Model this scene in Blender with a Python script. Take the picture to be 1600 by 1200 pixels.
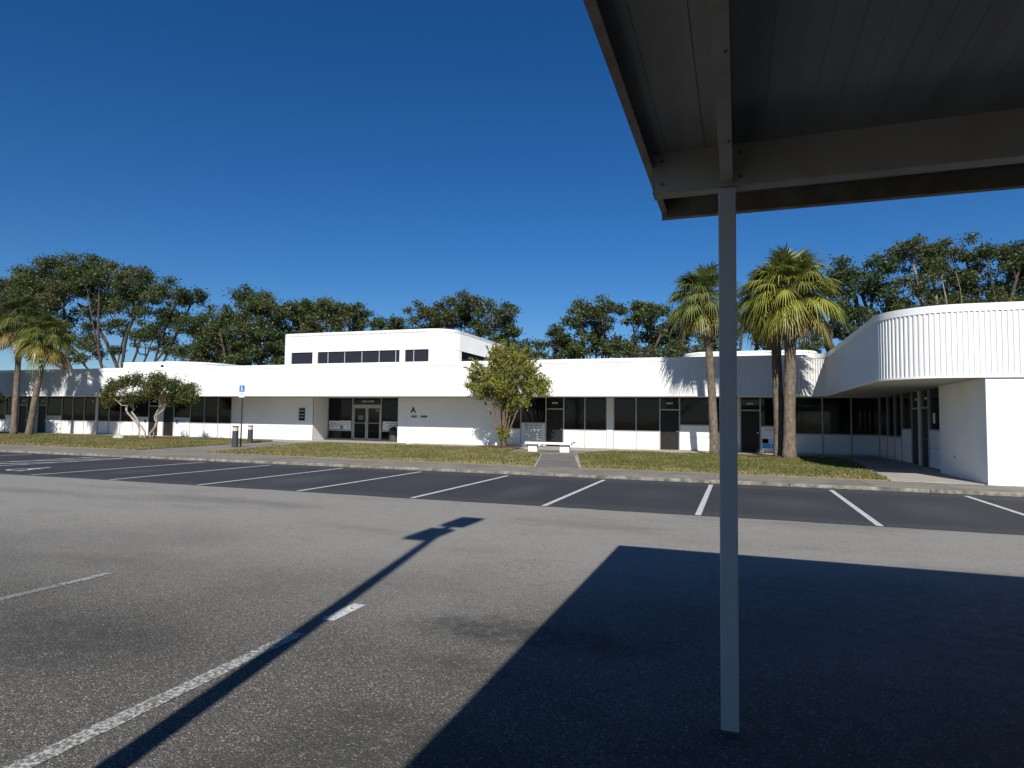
import bpy, bmesh, math, random
import numpy as np
from math import sin, cos, tan, radians, pi, sqrt, atan2
from mathutils import Vector, Matrix

scene = bpy.context.scene
COL = scene.collection
for o in list(bpy.data.objects):
    bpy.data.objects.remove(o)

# ------------------------------------------------------------------ camera
F_PX, YAW, PITCH, ROLL, EYE = 996.209, 0.3413, 0.0552, 0.0131, 1.6
_f = np.array([-sin(YAW)*cos(PITCH), cos(YAW)*cos(PITCH), sin(PITCH)])
_r = np.array([cos(YAW), sin(YAW), 0.0])
_u = np.cross(_r, _f)
_R = _r*cos(ROLL)+_u*sin(ROLL)
_U = -_r*sin(ROLL)+_u*cos(ROLL)
cam_d = bpy.data.cameras.new('camera')
cam_d.sensor_width = 36.0
cam_d.lens = F_PX/1600*36
cam_d.clip_start = 0.05
cam_d.clip_end = 3000
cam = bpy.data.objects.new('camera', cam_d)
COL.objects.link(cam)
cam.matrix_world = Matrix(((_R[0], _U[0], -_f[0], 0), (_R[1], _U[1], -_f[1], 0), (_R[2], _U[2], -_f[2], EYE), (0, 0, 0, 1)))
scene.camera = cam


def at(px, py, Y):
    """a photo pixel (1600x1200) on the plane y = Y"""
    d = _f*F_PX+_R*(px-800)-_U*(py-600)
    p = np.array([0, 0, EYE])+d*(Y/d[1])
    return p


def depth(p):
    return float((np.asarray(p)-np.array([0, 0, EYE])) @ _f)


# ------------------------------------------------------------------ light
SUN_AZ, SUN_EL = radians(14.0), radians(38.0)      # sun stands behind the camera, a little to its right
world = bpy.data.worlds.new('World')
scene.world = world
world.use_nodes = True
nt = world.node_tree
nt.nodes.clear()
sky = nt.nodes.new('ShaderNodeTexSky')
sky.sky_type = 'NISHITA'
sky.sun_disc = False
sky.sun_elevation = SUN_EL
sky.sun_rotation = pi-SUN_AZ
sky.altitude = 0
sky.air_density = 1.0
sky.dust_density = 0.0
sky.ozone_density = 8.0
bg = nt.nodes.new('ShaderNodeBackground')
bg.inputs['Strength'].default_value = 0.0655
out = nt.nodes.new('ShaderNodeOutputWorld')
hs = nt.nodes.new('ShaderNodeHueSaturation')        # the camera's colour rendering of a clear winter sky
hs.inputs['Saturation'].default_value = 1.2
hs.inputs['Hue'].default_value = 0.505
nt.links.new(sky.outputs[0], hs.inputs['Color'])
nt.links.new(hs.outputs[0], bg.inputs[0])
nt.links.new(bg.outputs[0], out.inputs[0])
sun_d = bpy.data.lights.new('sun', 'SUN')
sun_d.energy = 5.0
sun_d.angle = radians(0.53)
sun_d.color = (1.0, 0.955, 0.88)
sun = bpy.data.objects.new('sun', sun_d)
COL.objects.link(sun)
_to_sun = Vector((sin(SUN_AZ)*cos(SUN_EL), -cos(SUN_AZ)*cos(SUN_EL), sin(SUN_EL)))
sun.rotation_euler = _to_sun.to_track_quat('Z', 'Y').to_euler()
sun.location = _to_sun*60
scene.view_settings.view_transform = 'Standard'
scene.view_settings.look = 'None'
scene.view_settings.exposure = 0.36
scene.view_settings.gamma = 1.0
scene.render.engine = 'CYCLES'
scene.render.resolution_x = 1024
scene.render.resolution_y = 768

# ------------------------------------------------------------------ helpers


class MB:
    """collects faces in world space, builds ONE mesh object"""

    def __init__(s):
        s.v = []
        s.f = []

    def quad(s, a, b, c, d):
        n = len(s.v)
        s.v += [tuple(a), tuple(b), tuple(c), tuple(d)]
        s.f.append((n, n+1, n+2, n+3))
        return s

    def box(s, x0, x1, y0, y1, z0, z1):
        n = len(s.v)
        s.v += [(x0, y0, z0), (x1, y0, z0), (x1, y1, z0), (x0, y1, z0), (x0, y0, z1), (x1, y0, z1), (x1, y1, z1), (x0, y1, z1)]
        s.f += [tuple(n+i for i in q) for q in ((0, 3, 2, 1), (4, 5, 6, 7), (0, 1, 5, 4), (1, 2, 6, 5), (2, 3, 7, 6), (3, 0, 4, 7))]
        return s

    def prism(s, pts, z0, z1):
        n = len(s.v)
        m = len(pts)
        s.v += [(p[0], p[1], z0) for p in pts]+[(p[0], p[1], z1) for p in pts]
        s.f.append(tuple(n+i for i in reversed(range(m))))
        s.f.append(tuple(n+m+i for i in range(m)))
        for i in range(m):
            j = (i+1) % m
            s.f.append((n+i, n+j, n+m+j, n+m+i))
        return s

    def tube(s, pts, rad, k=8, cap=True):
        pts = [np.asarray(p, float) for p in pts]
        n0 = len(s.v)
        ref = None
        for i, p in enumerate(pts):
            a = pts[max(i-1, 0)]
            b = pts[min(i+1, len(pts)-1)]
            t = b-a
            t = t/(np.linalg.norm(t)+1e-9)
            if ref is None:
                ref = np.array([1.0, 0, 0]) if abs(t[0]) < 0.9 else np.array([0, 1.0, 0])
            x = ref-t*(ref @ t)
            x /= np.linalg.norm(x)+1e-9
            y = np.cross(t, x)
            ref = x
            for j in range(k):
                an = 2*pi*j/k
                q = p+(x*cos(an)+y*sin(an))*rad[i]
                s.v.append((q[0], q[1], q[2]))
        for i in range(len(pts)-1):
            for j in range(k):
                a = n0+i*k+j
                b = n0+i*k+(j+1) % k
                s.f.append((a, b, b+k, a+k))
        if cap:
            s.f.append(tuple(n0+j for j in reversed(range(k))))
            s.f.append(tuple(n0+(len(pts)-1)*k+j for j in range(k)))
        return s

    def build(s, name, material, parent=None, smooth=False, bevel=0.0):
        me = bpy.data.meshes.new(name)
        off = wloc(parent)
        me.from_pydata([(a-off[0], b-off[1], c-off[2]) for a, b, c in s.v], [], s.f)
        me.materials.append(M[material] if isinstance(material, str) else material)
        if smooth:
            me.polygons.foreach_set('use_smooth', [True]*len(me.polygons))
        me.update()
        o = bpy.data.objects.new(name, me)
        COL.objects.link(o)
        o.parent = parent
        if bevel:
            m = o.modifiers.new('bevel', 'BEVEL')
            m.width = bevel
            m.segments = 2
            m.limit_method = 'ANGLE'
        return o


def wloc(o):
    p = Vector((0, 0, 0))
    while o is not None:
        p = p+o.location
        o = o.parent
    return p


def empty(name, loc):
    o = bpy.data.objects.new(name, None)
    COL.objects.link(o)
    o.location = loc
    o.empty_display_size = 0.2
    return o


def tag(o, label, cat, group=None):
    o['label'] = label
    o['category'] = cat
    if group:
        o['group'] = group
    return o


def structure(o, kind='structure'):
    o['kind'] = kind
    return o


def copy_tree(o, parent=None):
    c = o.copy()
    COL.objects.link(c)
    c.parent = parent
    for ch in o.children:
        copy_tree(ch, c)
    return c


# ------------------------------------------------------------------ materials
M = {}


def mat(name, c1, c2=None, rough=0.7, scale=4.0, detail=6.0, bump=0.0, bscale=None, spec=0.3, metal=0.0, stretch=(1, 1, 1), lo=0.35, hi=0.65, c3=None, s3=0.5, w3=0.4, bdist=0.02):
    m = bpy.data.materials.new(name)
    m.use_nodes = True
    t = m.node_tree
    b = t.nodes['Principled BSDF']
    b.inputs['Roughness'].default_value = rough
    b.inputs['Specular IOR Level'].default_value = spec
    b.inputs['Metallic'].default_value = metal
    if c2 is None and not bump:
        b.inputs['Base Color'].default_value = (*c1, 1)
        M[name] = m
        return m
    tc = t.nodes.new('ShaderNodeTexCoord')
    mp = t.nodes.new('ShaderNodeMapping')
    mp.inputs['Scale'].default_value = stretch
    t.links.new(tc.outputs['Object'], mp.inputs[0])

    def noise(sc, det=detail):
        n = t.nodes.new('ShaderNodeTexNoise')
        n.inputs['Scale'].default_value = sc
        n.inputs['Detail'].default_value = det
        n.inputs['Roughness'].default_value = 0.6
        t.links.new(mp.outputs[0], n.inputs['Vector'])
        return n

    def ramp(n, a, bb):
        r = t.nodes.new('ShaderNodeMapRange')
        r.inputs[1].default_value = a
        r.inputs[2].default_value = bb
        t.links.new(n.outputs['Fac'], r.inputs[0])
        return r

    def mix(fac, a, bb):
        x = t.nodes.new('ShaderNodeMix')
        x.data_type = 'RGBA'
        t.links.new(fac, x.inputs[0])
        for k, val in ((6, a), (7, bb)):
            if hasattr(val, 'is_output'):
                t.links.new(val, x.inputs[k])
            else:
                x.inputs[k].default_value = (*val, 1)
        return x.outputs[2]
    col = mix(ramp(noise(scale), lo, hi).outputs[0], c1, c2 or c1)
    if c3 is not None:
        r3 = ramp(noise(s3, 4), 0.45, 0.7)
        mu = t.nodes.new('ShaderNodeMath')
        mu.operation = 'MULTIPLY'
        mu.inputs[1].default_value = w3
        t.links.new(r3.outputs[0], mu.inputs[0])
        col = mix(mu.outputs[0], col, c3)
    t.links.new(col, b.inputs['Base Color'])
    if bump:
        bn = noise(bscale or scale, 3)
        bp = t.nodes.new('ShaderNodeBump')
        bp.inputs['Strength'].default_value = bump
        bp.inputs['Distance'].default_value = bdist
        t.links.new(bn.outputs['Fac'], bp.inputs['Height'])
        t.links.new(bp.outputs[0], b.inputs['Normal'])
    M[name] = m
    return m


def leaf_mat(name, trans=0.35, rough=0.5, spec=0.35):
    """leaf colour comes from the per-leaf attribute Col"""
    m = bpy.data.materials.new(name)
    m.use_nodes = True
    t = m.node_tree
    b = t.nodes['Principled BSDF']
    b.inputs['Roughness'].default_value = rough
    b.inputs['Specular IOR Level'].default_value = spec
    a = t.nodes.new('ShaderNodeAttribute')
    a.attribute_name = 'Col'
    t.links.new(a.outputs['Color'], b.inputs['Base Color'])
    tr = t.nodes.new('ShaderNodeBsdfTranslucent')
    t.links.new(a.outputs['Color'], tr.inputs['Color'])
    mx = t.nodes.new('ShaderNodeMixShader')
    mx.inputs[0].default_value = trans
    t.links.new(b.outputs[0], mx.inputs[1])
    t.links.new(tr.outputs[0], mx.inputs[2])
    t.links.new(mx.outputs[0], t.nodes['Material Output'].inputs[0])
    M[name] = m
    return m


def asphalt_mat(name, base, light, dark, pale=None, chip=92.0, bumpd=0.006, stains_shade=(), stain_shade_col=(0.05, 0.05, 0.049), mottle=0.35):
    """rolled asphalt: stone chips, wear polished paler along the driving lane, oil marks in the bays, painted shade, hairline cracks"""
    m = bpy.data.materials.new(name)
    m.use_nodes = True
    t = m.node_tree
    N, L = t.nodes, t.links
    b = N['Principled BSDF']
    b.inputs['Roughness'].default_value = 0.9
    b.inputs['Specular IOR Level'].default_value = 0.25
    tc = N.new('ShaderNodeTexCoord')
    OB = tc.outputs['Object']

    def noise(sc, det, vec=None, rough=0.6, out='Fac'):
        n = N.new('ShaderNodeTexNoise')
        n.inputs['Scale'].default_value = sc
        n.inputs['Detail'].default_value = det
        n.inputs['Roughness'].default_value = rough
        L.new(vec or OB, n.inputs['Vector'])
        return n.outputs[out]

    def rng(x, a, bb, c=0.0, d=1.0):
        r = N.new('ShaderNodeMapRange')
        r.interpolation_type = 'SMOOTHSTEP'
        for i, val in enumerate((a, bb, c, d)):
            r.inputs[i+1].default_value = val
        L.new(x, r.inputs[0])
        return r.outputs[0]

    def vmath(op, a, bb=None, scale=None):
        v = N.new('ShaderNodeVectorMath')
        v.operation = op
        L.new(a, v.inputs[0])
        if bb is not None:
            if hasattr(bb, 'is_output'):
                L.new(bb, v.inputs[1])
            else:
                v.inputs[1].default_value = bb
        if scale is not None:
            v.inputs['Scale'].default_value = scale
        return v

    def mix(fac, a, bb):
        x = N.new('ShaderNodeMix')
        x.data_type = 'RGBA'
        L.new(fac, x.inputs[0])
        for k, val in ((6, a), (7, bb)):
            if hasattr(val, 'is_output'):
                L.new(val, x.inputs[k])
            else:
                x.inputs[k].default_value = (*val, 1)
        return x.outputs[2]
    vo = N.new('ShaderNodeTexVoronoi')
    vo.inputs['Scale'].default_value = chip
    L.new(OB, vo.inputs['Vector'])
    sep = N.new('ShaderNodeSeparateColor')
    L.new(vo.outputs['Color'], sep.inputs[0])
    wob = vmath('ADD', vmath('SCALE', vmath('SUBTRACT', noise(0.45, 5, None, 0.6, 'Color'), (0.5, 0.5, 0.5)).outputs[0], None, 4.5).outputs[0], OB).outputs[0]
    col = mix(rng(sep.outputs[0], 0.05, 0.95), dark, base)
    if pale is not None:
        sx = N.new('ShaderNodeSeparateXYZ')
        L.new(wob, sx.inputs[0])
        pc = mix(rng(sep.outputs[0], 0.05, 0.95), tuple(0.62*q for q in pale), pale)
        col = mix(rng(sx.outputs[1], 3.0, 8.5, 0.0, 1.0), col, pc)
    col = mix(rng(sep.outputs[1], 0.88, 0.995, 0.0, 0.9), col, light)
    # broad mottling, stretched along the direction of travel
    mp = N.new('ShaderNodeMapping')
    mp.inputs['Scale'].default_value = (0.35, 1.0, 1.0)
    L.new(OB, mp.inputs[0])
    col = mix(rng(noise(0.7, 6, mp.outputs[0]), 0.48, 0.75, 0, mottle), col, dark)
    col = mix(rng(noise(5.0, 5), 0.5, 0.8, 0, mottle*0.6), col, dark)
    # oil marks, an old sealed patch, and shade painted under the carport
    small = vmath('ADD', vmath('SCALE', vmath('SUBTRACT', noise(1.6, 5, None, 0.6, 'Color'), (0.5, 0.5, 0.5)).outputs[0], None, 0.9).outputs[0], OB).outputs[0]
    gm = N.new('ShaderNodeMath')
    gm.operation = 'MULTIPLY'
    L.new(rng(noise(7.0, 8, None, 0.75), 0.34, 0.60, 0.30, 1.0), gm.inputs[0])
    L.new(rng(sep.outputs[2], 0.55, 1.0, 1.0, 0.35), gm.inputs[1])
    grit = gm.outputs[0]
    for (x, y, rx, ry, edge, w) in stains_shade:
        d = vmath('LENGTH', vmath('MULTIPLY', vmath('SUBTRACT', small, (x, y, 0.0)).outputs[0], (1/rx, 1/ry, 0.0)).outputs[0])
        pm = N.new('ShaderNodeMath')                # the tint sits between the stones, patchily
        pm.operation = 'MULTIPLY'
        L.new(rng(d.outputs['Value'], 1.0-edge, 1.0+edge*0.3, w, 0.0), pm.inputs[0])
        L.new(grit, pm.inputs[1])
        col = mix(pm.outputs[0], col, stain_shade_col)
    cr = N.new('ShaderNodeTexVoronoi')
    cr.feature = 'DISTANCE_TO_EDGE'
    cr.inputs['Scale'].default_value = 0.23
    L.new(wob, cr.inputs['Vector'])
    col = mix(rng(cr.outputs['Distance'], 0.0, 0.003, 0.4, 0.0), col, dark)
    L.new(col, b.inputs['Base Color'])
    bp = N.new('ShaderNodeBump')
    bp.inputs['Strength'].default_value = 0.9
    bp.inputs['Distance'].default_value = bumpd
    L.new(vo.outputs['Distance'], bp.inputs['Height'])
    bp.invert = True
    L.new(bp.outputs[0], b.inputs['Normal'])
    M[name] = m
    return m


def paint_mat(name, col, under, wear):
    """road paint worn through to the asphalt"""
    m = mat(name, col, tuple(x*0.8 for x in col), 0.7, 20)
    t = m.node_tree
    b = t.nodes['Principled BSDF']
    src = b.inputs['Base Color'].links[0].from_socket
    tc = t.nodes.new('ShaderNodeTexCoord')
    n = t.nodes.new('ShaderNodeTexNoise')
    n.inputs['Scale'].default_value = 38
    n.inputs['Detail'].default_value = 5
    n.inputs['Roughness'].default_value = 0.75
    t.links.new(tc.outputs['Object'], n.inputs['Vector'])
    r = t.nodes.new('ShaderNodeMapRange')
    r.inputs[1].default_value = 0.62-wear*0.3
    r.inputs[2].default_value = 0.70-wear*0.3
    t.links.new(n.outputs['Fac'], r.inputs[0])
    x = t.nodes.new('ShaderNodeMix')
    x.data_type = 'RGBA'
    t.links.new(r.outputs[0], x.inputs[0])
    t.links.new(src, x.inputs[6])
    x.inputs[7].default_value = (*under, 1)
    t.links.new(x.outputs[2], b.inputs['Base Color'])
    return m


asphalt_mat('old_asphalt', (0.132, 0.126, 0.112), (0.36, 0.345, 0.30), (0.056, 0.053, 0.047), (0.295, 0.284, 0.258), 122.0,
            stains_shade=((-4.5, 3.3, 1.1, 0.75, 0.8, 0.75), (-1.5, 4.6, 1.15, 0.42, 0.6, 0.95), (-1.6, 3.8, 0.6, 0.3, 0.8, 0.6), (-1.5, 2.45, 0.95, 0.75, 0.22, 0.7), (-7.6, 3.0, 1.0, 0.8, 0.9, 0.6), (-10.6, 3.1, 1.0, 0.8, 0.9, 0.6), (-9.0, 9.6, 2.6, 0.5, 0.9, 0.4), (-13.5, 9.2, 2.0, 0.4, 0.9, 0.4), (5.6, 1.6, 7.2, 4.2, 0.3, 0.85), (5.6, 6.2, 7.0, 2.4, 0.5, 0.75)), stain_shade_col=(0.04, 0.04, 0.039))  # last two entries: carport shade painted into the asphalt colour
asphalt_mat('sealed_asphalt', (0.038, 0.041, 0.048), (0.072, 0.075, 0.081), (0.024, 0.026, 0.031), None, 80.0, 0.003, stain_shade_col=(0.085, 0.086, 0.091), mottle=0.5,
            stains_shade=tuple((4.8275-2.744*(k+0.5)+0.3*sin(k*7.1), 14.0+0.8*sin(k*3.3), 0.75+0.3*sin(k*1.7), 1.7+0.5*sin(k*5.1), 0.95, 0.42+0.2*sin(k*2.9)) for k in range(-2, 9))+((-4.0, 17.0, 30.0, 0.55, 0.9, 0.45), (-4.0, 11.6, 30.0, 0.5, 0.9, 0.35)))
paint_mat('stall_paint', (0.58, 0.58, 0.56), (0.06, 0.06, 0.065), 0.30)
paint_mat('worn_paint', (0.46, 0.46, 0.44), (0.12, 0.115, 0.10), 0.56)
paint_mat('very_worn_paint', (0.32, 0.32, 0.30), (0.15, 0.145, 0.13), 0.68)
mat('earth', (0.10, 0.09, 0.055), (0.13, 0.12, 0.07), 0.95, 0.6)
mat('concrete', (0.30, 0.285, 0.25), (0.38, 0.36, 0.32), 0.9, 1.3, 8, 0.15, 60, c3=(0.21, 0.20, 0.175), s3=0.5, w3=0.6)
mat('aged_concrete', (0.165, 0.152, 0.130), (0.225, 0.208, 0.178), 0.9, 1.6, 8, 0.2, 60, c3=(0.12, 0.112, 0.098), s3=0.6, w3=0.7)
mat('path_concrete', (0.12, 0.113, 0.10), (0.17, 0.16, 0.142), 0.9, 1.6, 8, 0.2, 60, c3=(0.09, 0.085, 0.072), s3=0.6, w3=0.6)
mat('kerb_concrete', (0.13, 0.122, 0.10), (0.30, 0.28, 0.235), 0.9, 6, 8, 0.3, 40, c3=(0.06, 0.055, 0.04), s3=2.6, w3=0.9)
mat('soil', (0.17, 0.15, 0.07), (0.24, 0.20, 0.10), 0.95, 1.2)
mat('mulch', (0.13, 0.06, 0.03), (0.22, 0.11, 0.05), 0.95, 14, bump=0.6, bscale=30)
mat('white_metal', (0.71, 0.71, 0.70), (0.75, 0.75, 0.74), 0.42, 0.5, 4, spec=0.4, c3=(0.64, 0.645, 0.64), s3=0.3, w3=0.5)
mat('white_stucco', (0.77, 0.77, 0.76), (0.82, 0.82, 0.81), 0.85, 0.9, 6, 0.12, 70, c3=(0.70, 0.695, 0.67), s3=0.35, w3=0.5)
mat('coping_metal', (0.80, 0.80, 0.79), (0.74, 0.74, 0.73), 0.4, 1.0)
mat('soffit_paint', (0.52, 0.49, 0.43), (0.58, 0.55, 0.49), 0.8, 0.7, 4)
mat('panel_white', (0.77, 0.77, 0.76), (0.81, 0.81, 0.80), 0.5, 0.8, c3=(0.66, 0.655, 0.62), s3=1.3, w3=0.4)
mat('frame_grey', (0.40, 0.40, 0.385), (0.46, 0.46, 0.44), 0.45, 3, metal=0.2)
mat('pilaster_grey', (0.58, 0.585, 0.57), (0.63, 0.63, 0.62), 0.75, 1.5)
mat('door_dark', (0.012, 0.011, 0.011), (0.017, 0.015, 0.015), 0.5, 3)
mat('chrome', (0.6, 0.6, 0.58), rough=0.25, metal=1.0)
mat('roof_membrane', (0.55, 0.55, 0.53), (0.62, 0.62, 0.6), 0.9, 0.8)
mat('letter_black', (0.012, 0.012, 0.012), rough=0.5)
mat('ink_grey', (0.16, 0.16, 0.18), rough=0.7)
mat('ink_blue', (0.05, 0.20, 0.50), rough=0.5)
mat('poster_cyan', (0.03, 0.33, 0.72), (0.05, 0.42, 0.80), 0.4, 6)
mat('poster_navy', (0.03, 0.05, 0.30), rough=0.4)
mat('poster_sky', (0.42, 0.60, 0.85), rough=0.4)
mat('sign_board', (0.70, 0.70, 0.68), (0.76, 0.76, 0.74), 0.5, 3)
mat('sign_blue', (0.015, 0.14, 0.50), rough=0.4)
mat('sign_white', (0.8, 0.8, 0.79), rough=0.4)
mat('post_black', (0.025, 0.026, 0.028), (0.04, 0.04, 0.042), 0.5, 8)
mat('bollard_dark', (0.045, 0.046, 0.052), (0.06, 0.06, 0.066), 0.5, 6)
mat('bollard_lens', (0.50, 0.46, 0.40), (0.58, 0.55, 0.48), 0.4, 9)
mat('bench_white', (0.74, 0.73, 0.70), (0.80, 0.79, 0.77), 0.8, 6, bump=0.2, bscale=50)
mat('bin_dark', (0.05, 0.048, 0.045), (0.07, 0.068, 0.062), 0.6, 8)
mat('carport_paint', (0.34, 0.33, 0.30), (0.40, 0.385, 0.35), 0.55, 2.2, 6, spec=0.3, c3=(0.24, 0.22, 0.18), s3=4, w3=0.5)
mat('carport_deck', (0.30, 0.30, 0.29), (0.36, 0.355, 0.34), 0.5, 1.6, 6, spec=0.3, stretch=(3, 0.4, 1), c3=(0.22, 0.215, 0.20), s3=2.0, w3=0.5)
mat('carport_edge', (0.22, 0.18, 0.13), (0.34, 0.30, 0.24), 0.7, 7, 6)
mat('post_paint', (0.47, 0.47, 0.46), (0.52, 0.52, 0.51), 0.5, 2.0, 6, c3=(0.36, 0.34, 0.31), s3=3, w3=0.35)
mat('bolt', (0.12, 0.11, 0.10), rough=0.6, metal=0.5)
mat('palm_bark', (0.10, 0.078, 0.058), (0.22, 0.18, 0.14), 0.95, 9, 8, 0.9, 22, stretch=(1, 1, 0.45), c3=(0.09, 0.065, 0.045), s3=3, w3=0.6, bdist=0.05)
mat('oak_bark', (0.04, 0.031, 0.025), (0.085, 0.068, 0.055), 0.95, 5, 6)
mat('forked_bark', (0.12, 0.10, 0.08), (0.22, 0.195, 0.16), 0.9, 6)
mat('pale_bark', (0.22, 0.20, 0.165), (0.36, 0.33, 0.28), 0.9, 6, 6, 0.4, 20)
mat('myrtle_bark', (0.10, 0.075, 0.055), (0.17, 0.13, 0.10), 0.9, 6, 6)
mat('rock', (0.35, 0.32, 0.27), (0.46, 0.43, 0.37), 0.9, 5, bump=0.4, bscale=12)
mat('lamp_bronze', (0.04, 0.035, 0.03), rough=0.5)
leaf_mat('leaf', 0.30)
leaf_mat('frond', 0.25, 0.4, 0.45)
leaf_mat('thin_leaf', 0.45, 0.5, 0.3)
leaf_mat('grass_blade', 0.25, 0.7, 0.2)


def glass_mat(name, tint):
    m = bpy.data.materials.new(name)
    m.use_nodes = True
    b = m.node_tree.nodes['Principled BSDF']
    b.inputs['Base Color'].default_value = (*tint, 1)
    b.inputs['Roughness'].default_value = 0.04
    b.inputs['Specular IOR Level'].default_value = 0.24
    t = m.node_tree
    tc = t.nodes.new('ShaderNodeTexCoord')
    n = t.nodes.new('ShaderNodeTexNoise')
    n.inputs['Scale'].default_value = 0.7
    n.inputs['Detail'].default_value = 2
    t.links.new(tc.outputs['Object'], n.inputs['Vector'])
    bp = t.nodes.new('ShaderNodeBump')
    bp.inputs['Strength'].default_value = 0.12
    bp.inputs['Distance'].default_value = 0.02
    t.links.new(n.outputs['Fac'], bp.inputs['Height'])
    t.links.new(bp.outputs[0], b.inputs['Normal'])
    M[name] = m


glass_mat('tinted_glass', (0.008, 0.008, 0.009))
glass_mat('tinted_glass_b', (0.012, 0.011, 0.012))
glass_mat('clerestory_glass', (0.020, 0.019, 0.026))

# ------------------------------------------------------------------ ground
g = MB()
g.quad((-900, -900, -0.03), (900, -900, -0.03), (900, 900, -0.03), (-900, 900, -0.03))
structure(g.build('ground', 'earth'))
LOT = MB()
LOT.quad((-110, -70, 0), (70, -70, 0), (70, 17.5, 0), (-110, 17.5, 0))
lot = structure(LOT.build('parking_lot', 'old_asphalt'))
g = MB()
rg_ = random.Random(21)
xs_ = [-110]+[-45+0.12*i for i in range(500)]+[70]
w_ = 0.0
ys_ = []
for x_ in xs_:
    w_ = w_*0.93+rg_.gauss(0, 0.008)
    ys_.append(11.4+w_+rg_.uniform(-0.012, 0.012))
for (xa, ya), (xb, yb) in zip(list(zip(xs_, ys_))[:-1], list(zip(xs_, ys_))[1:]):
    g.quad((xa, ya, 0.004), (xb, yb, 0.004), (xb, 17.498, 0.004), (xa, 17.498, 0.004))
structure(g.build('resurfaced_parking_strip', 'sealed_asphalt'))
rng = random.Random(5)


def marking(x0, x1, y0, y1, z, material, name='stall_line'):
    m = MB()
    m.quad((x0, y0, z), (x1, y0, z), (x1, y1, z), (x0, y1, z))
    return m.build(name, material, lot)


X0, DX = 4.8275, 2.744
for k in range(-5, 9):
    x = X0-DX*k
    marking(x-0.05, x+0.05, 11.42, 17.08, 0.008, 'stall_paint')
for x in (-20.85, -22.35, -25.75, -28.5, -31.24, -33.98, -36.7, -39.4, -42.2, -45, -47.7, -50.4):
    marking(x-0.05, x+0.05, 11.42, 17.08, 0.008, 'stall_paint')
for i in range(7):                                  # hatched access aisle
    y = 11.7+i*0.8
    m = MB()
    m.quad((-22.28, y, 0.008), (-22.28, y+0.14, 0.008), (-20.92, y+0.62, 0.008), (-20.92, y+0.48, 0.008))
    m.build('hatch_line', 'stall_paint', lot)
# wheelchair symbol painted in the accessible space


def symbol(cx, cy, s, z, plane='ground', Y=None):
    """access symbol, about 1 unit tall times s; on the ground or upright at y=Y"""
    m = MB()

    def put(poly):
        n = len(m.v)
        for (a, b) in poly:
            if plane == 'ground':
                m.v.append((cx+a*s, cy+b*s, z))
            else:
                m.v.append((cx+a*s, Y, cy+b*s))
        m.f.append(tuple(range(n, n+len(poly))))
    put([(-0.08+0.09*cos(t*pi/5), 0.44+0.09*sin(t*pi/5)) for t in range(10)])
    put([(-0.14, 0.33), (-0.03, 0.33), (-0.01, 0.0), (-0.12, 0.0)])
    put([(-0.02, 0.20), (0.2, 0.20), (0.2, 0.12), (-0.02, 0.12)])
    put([(-0.01, 0.03), (0.2, 0.03), (0.2, -0.07), (-0.01, -0.07)])
    put([(0.12, -0.07), (0.2, -0.07), (0.34, -0.42), (0.26, -0.45)])
    for i in range(12):
        a, b = radians(120+i*19), radians(120+(i+1)*19)
        put([(-0.03+0.27*cos(a), -0.17+0.27*sin(a)), (-0.03+0.27*cos(b), -0.17+0.27*sin(b)), (-0.03+0.19*cos(b), -0.17+0.19*sin(b)), (-0.03+0.19*cos(a), -0.17+0.19*sin(a))])
    return m


symbol(-19.0, 12.6, 1.25, 0.008).build('access_symbol', 'stall_paint', lot)
marking(-3.13, -3.01, -1.5, 4.0, 0.004, 'worn_paint')
marking(-3.12, -3.0, 4.34, 4.80, 0.0045, 'stall_paint')
marking(-6.03, -5.92, -1.5, 4.28, 0.004, 'very_worn_paint')
marking(-6.02, -5.92, 4.3, 4.78, 0.0045, 'worn_paint')
for k in range(3, 8):
    marking(-0.2-2.9*k, -0.09-2.9*k, -1.5, 4.75, 0.004, 'very_worn_paint')

# concrete apron that carries sidewalk, lawns and walkway
ZS = 0.085
g = MB()
g.box(-110, 70, 17.62, 46.0, -0.2, ZS-0.03)
structure(g.build('concrete_base', 'concrete'))
# kerb stones
kerb = empty('kerb', (0, 17.5, 0))
structure(kerb)
x = -72.0
rng = random.Random(8)
while x < 22:
    L = 3.05
    m = MB()
    dz = rng.uniform(-0.006, 0.006)
    m.prism([(x+0.006, 17.5), (x+L-0.006, 17.5), (x+L-0.006, 17.66), (x+0.006, 17.66)], -0.1, ZS+dz)
    m.build('kerb_stone', 'kerb_concrete', kerb, bevel=0.02)
    x += L


def edgeY(x):      # back edge of the sidewalk
    return 19.55-(x-4)*0.024


sw = empty('sidewalk', (0, 18.5, 0))
structure(sw)
x = -72.0
while x < 22:
    L = 1.83
    m = MB()
    dz = rng.uniform(-0.004, 0.004)
    m.prism([(x+0.005, 17.668), (x+L-0.005, 17.668), (x+L-0.005, edgeY(x+L)), (x+0.005, edgeY(x))], -0.05, ZS+dz)
    m.build('slab', 'aged_concrete', sw)
    x += L
# walkway slabs along the building, under the overhang, and the two paths + apron
ww = empty('walkway', (0, 33, 0))
structure(ww)
x = -72.0
while x < 6:
    L = 2.44
    if not (-25.9 < x+L/2 < -19.0):
        m = MB()
        m.box(x+0.004, x+L-0.004, 31.2, 34.5, -0.05, ZS+0.012)
        m.build('slab', 'concrete', ww)
    x += L
m = MB()
m.prism([(-26.4, 31.2), (-18.9, 31.2), (-18.9, 34.3), (-19.62, 34.36), (-19.62, 36.2), (-25.68, 36.2), (-25.68, 34.36), (-26.4, 34.3)], -0.05, ZS+0.014)
m.build('slab', 'concrete', ww)


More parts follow.
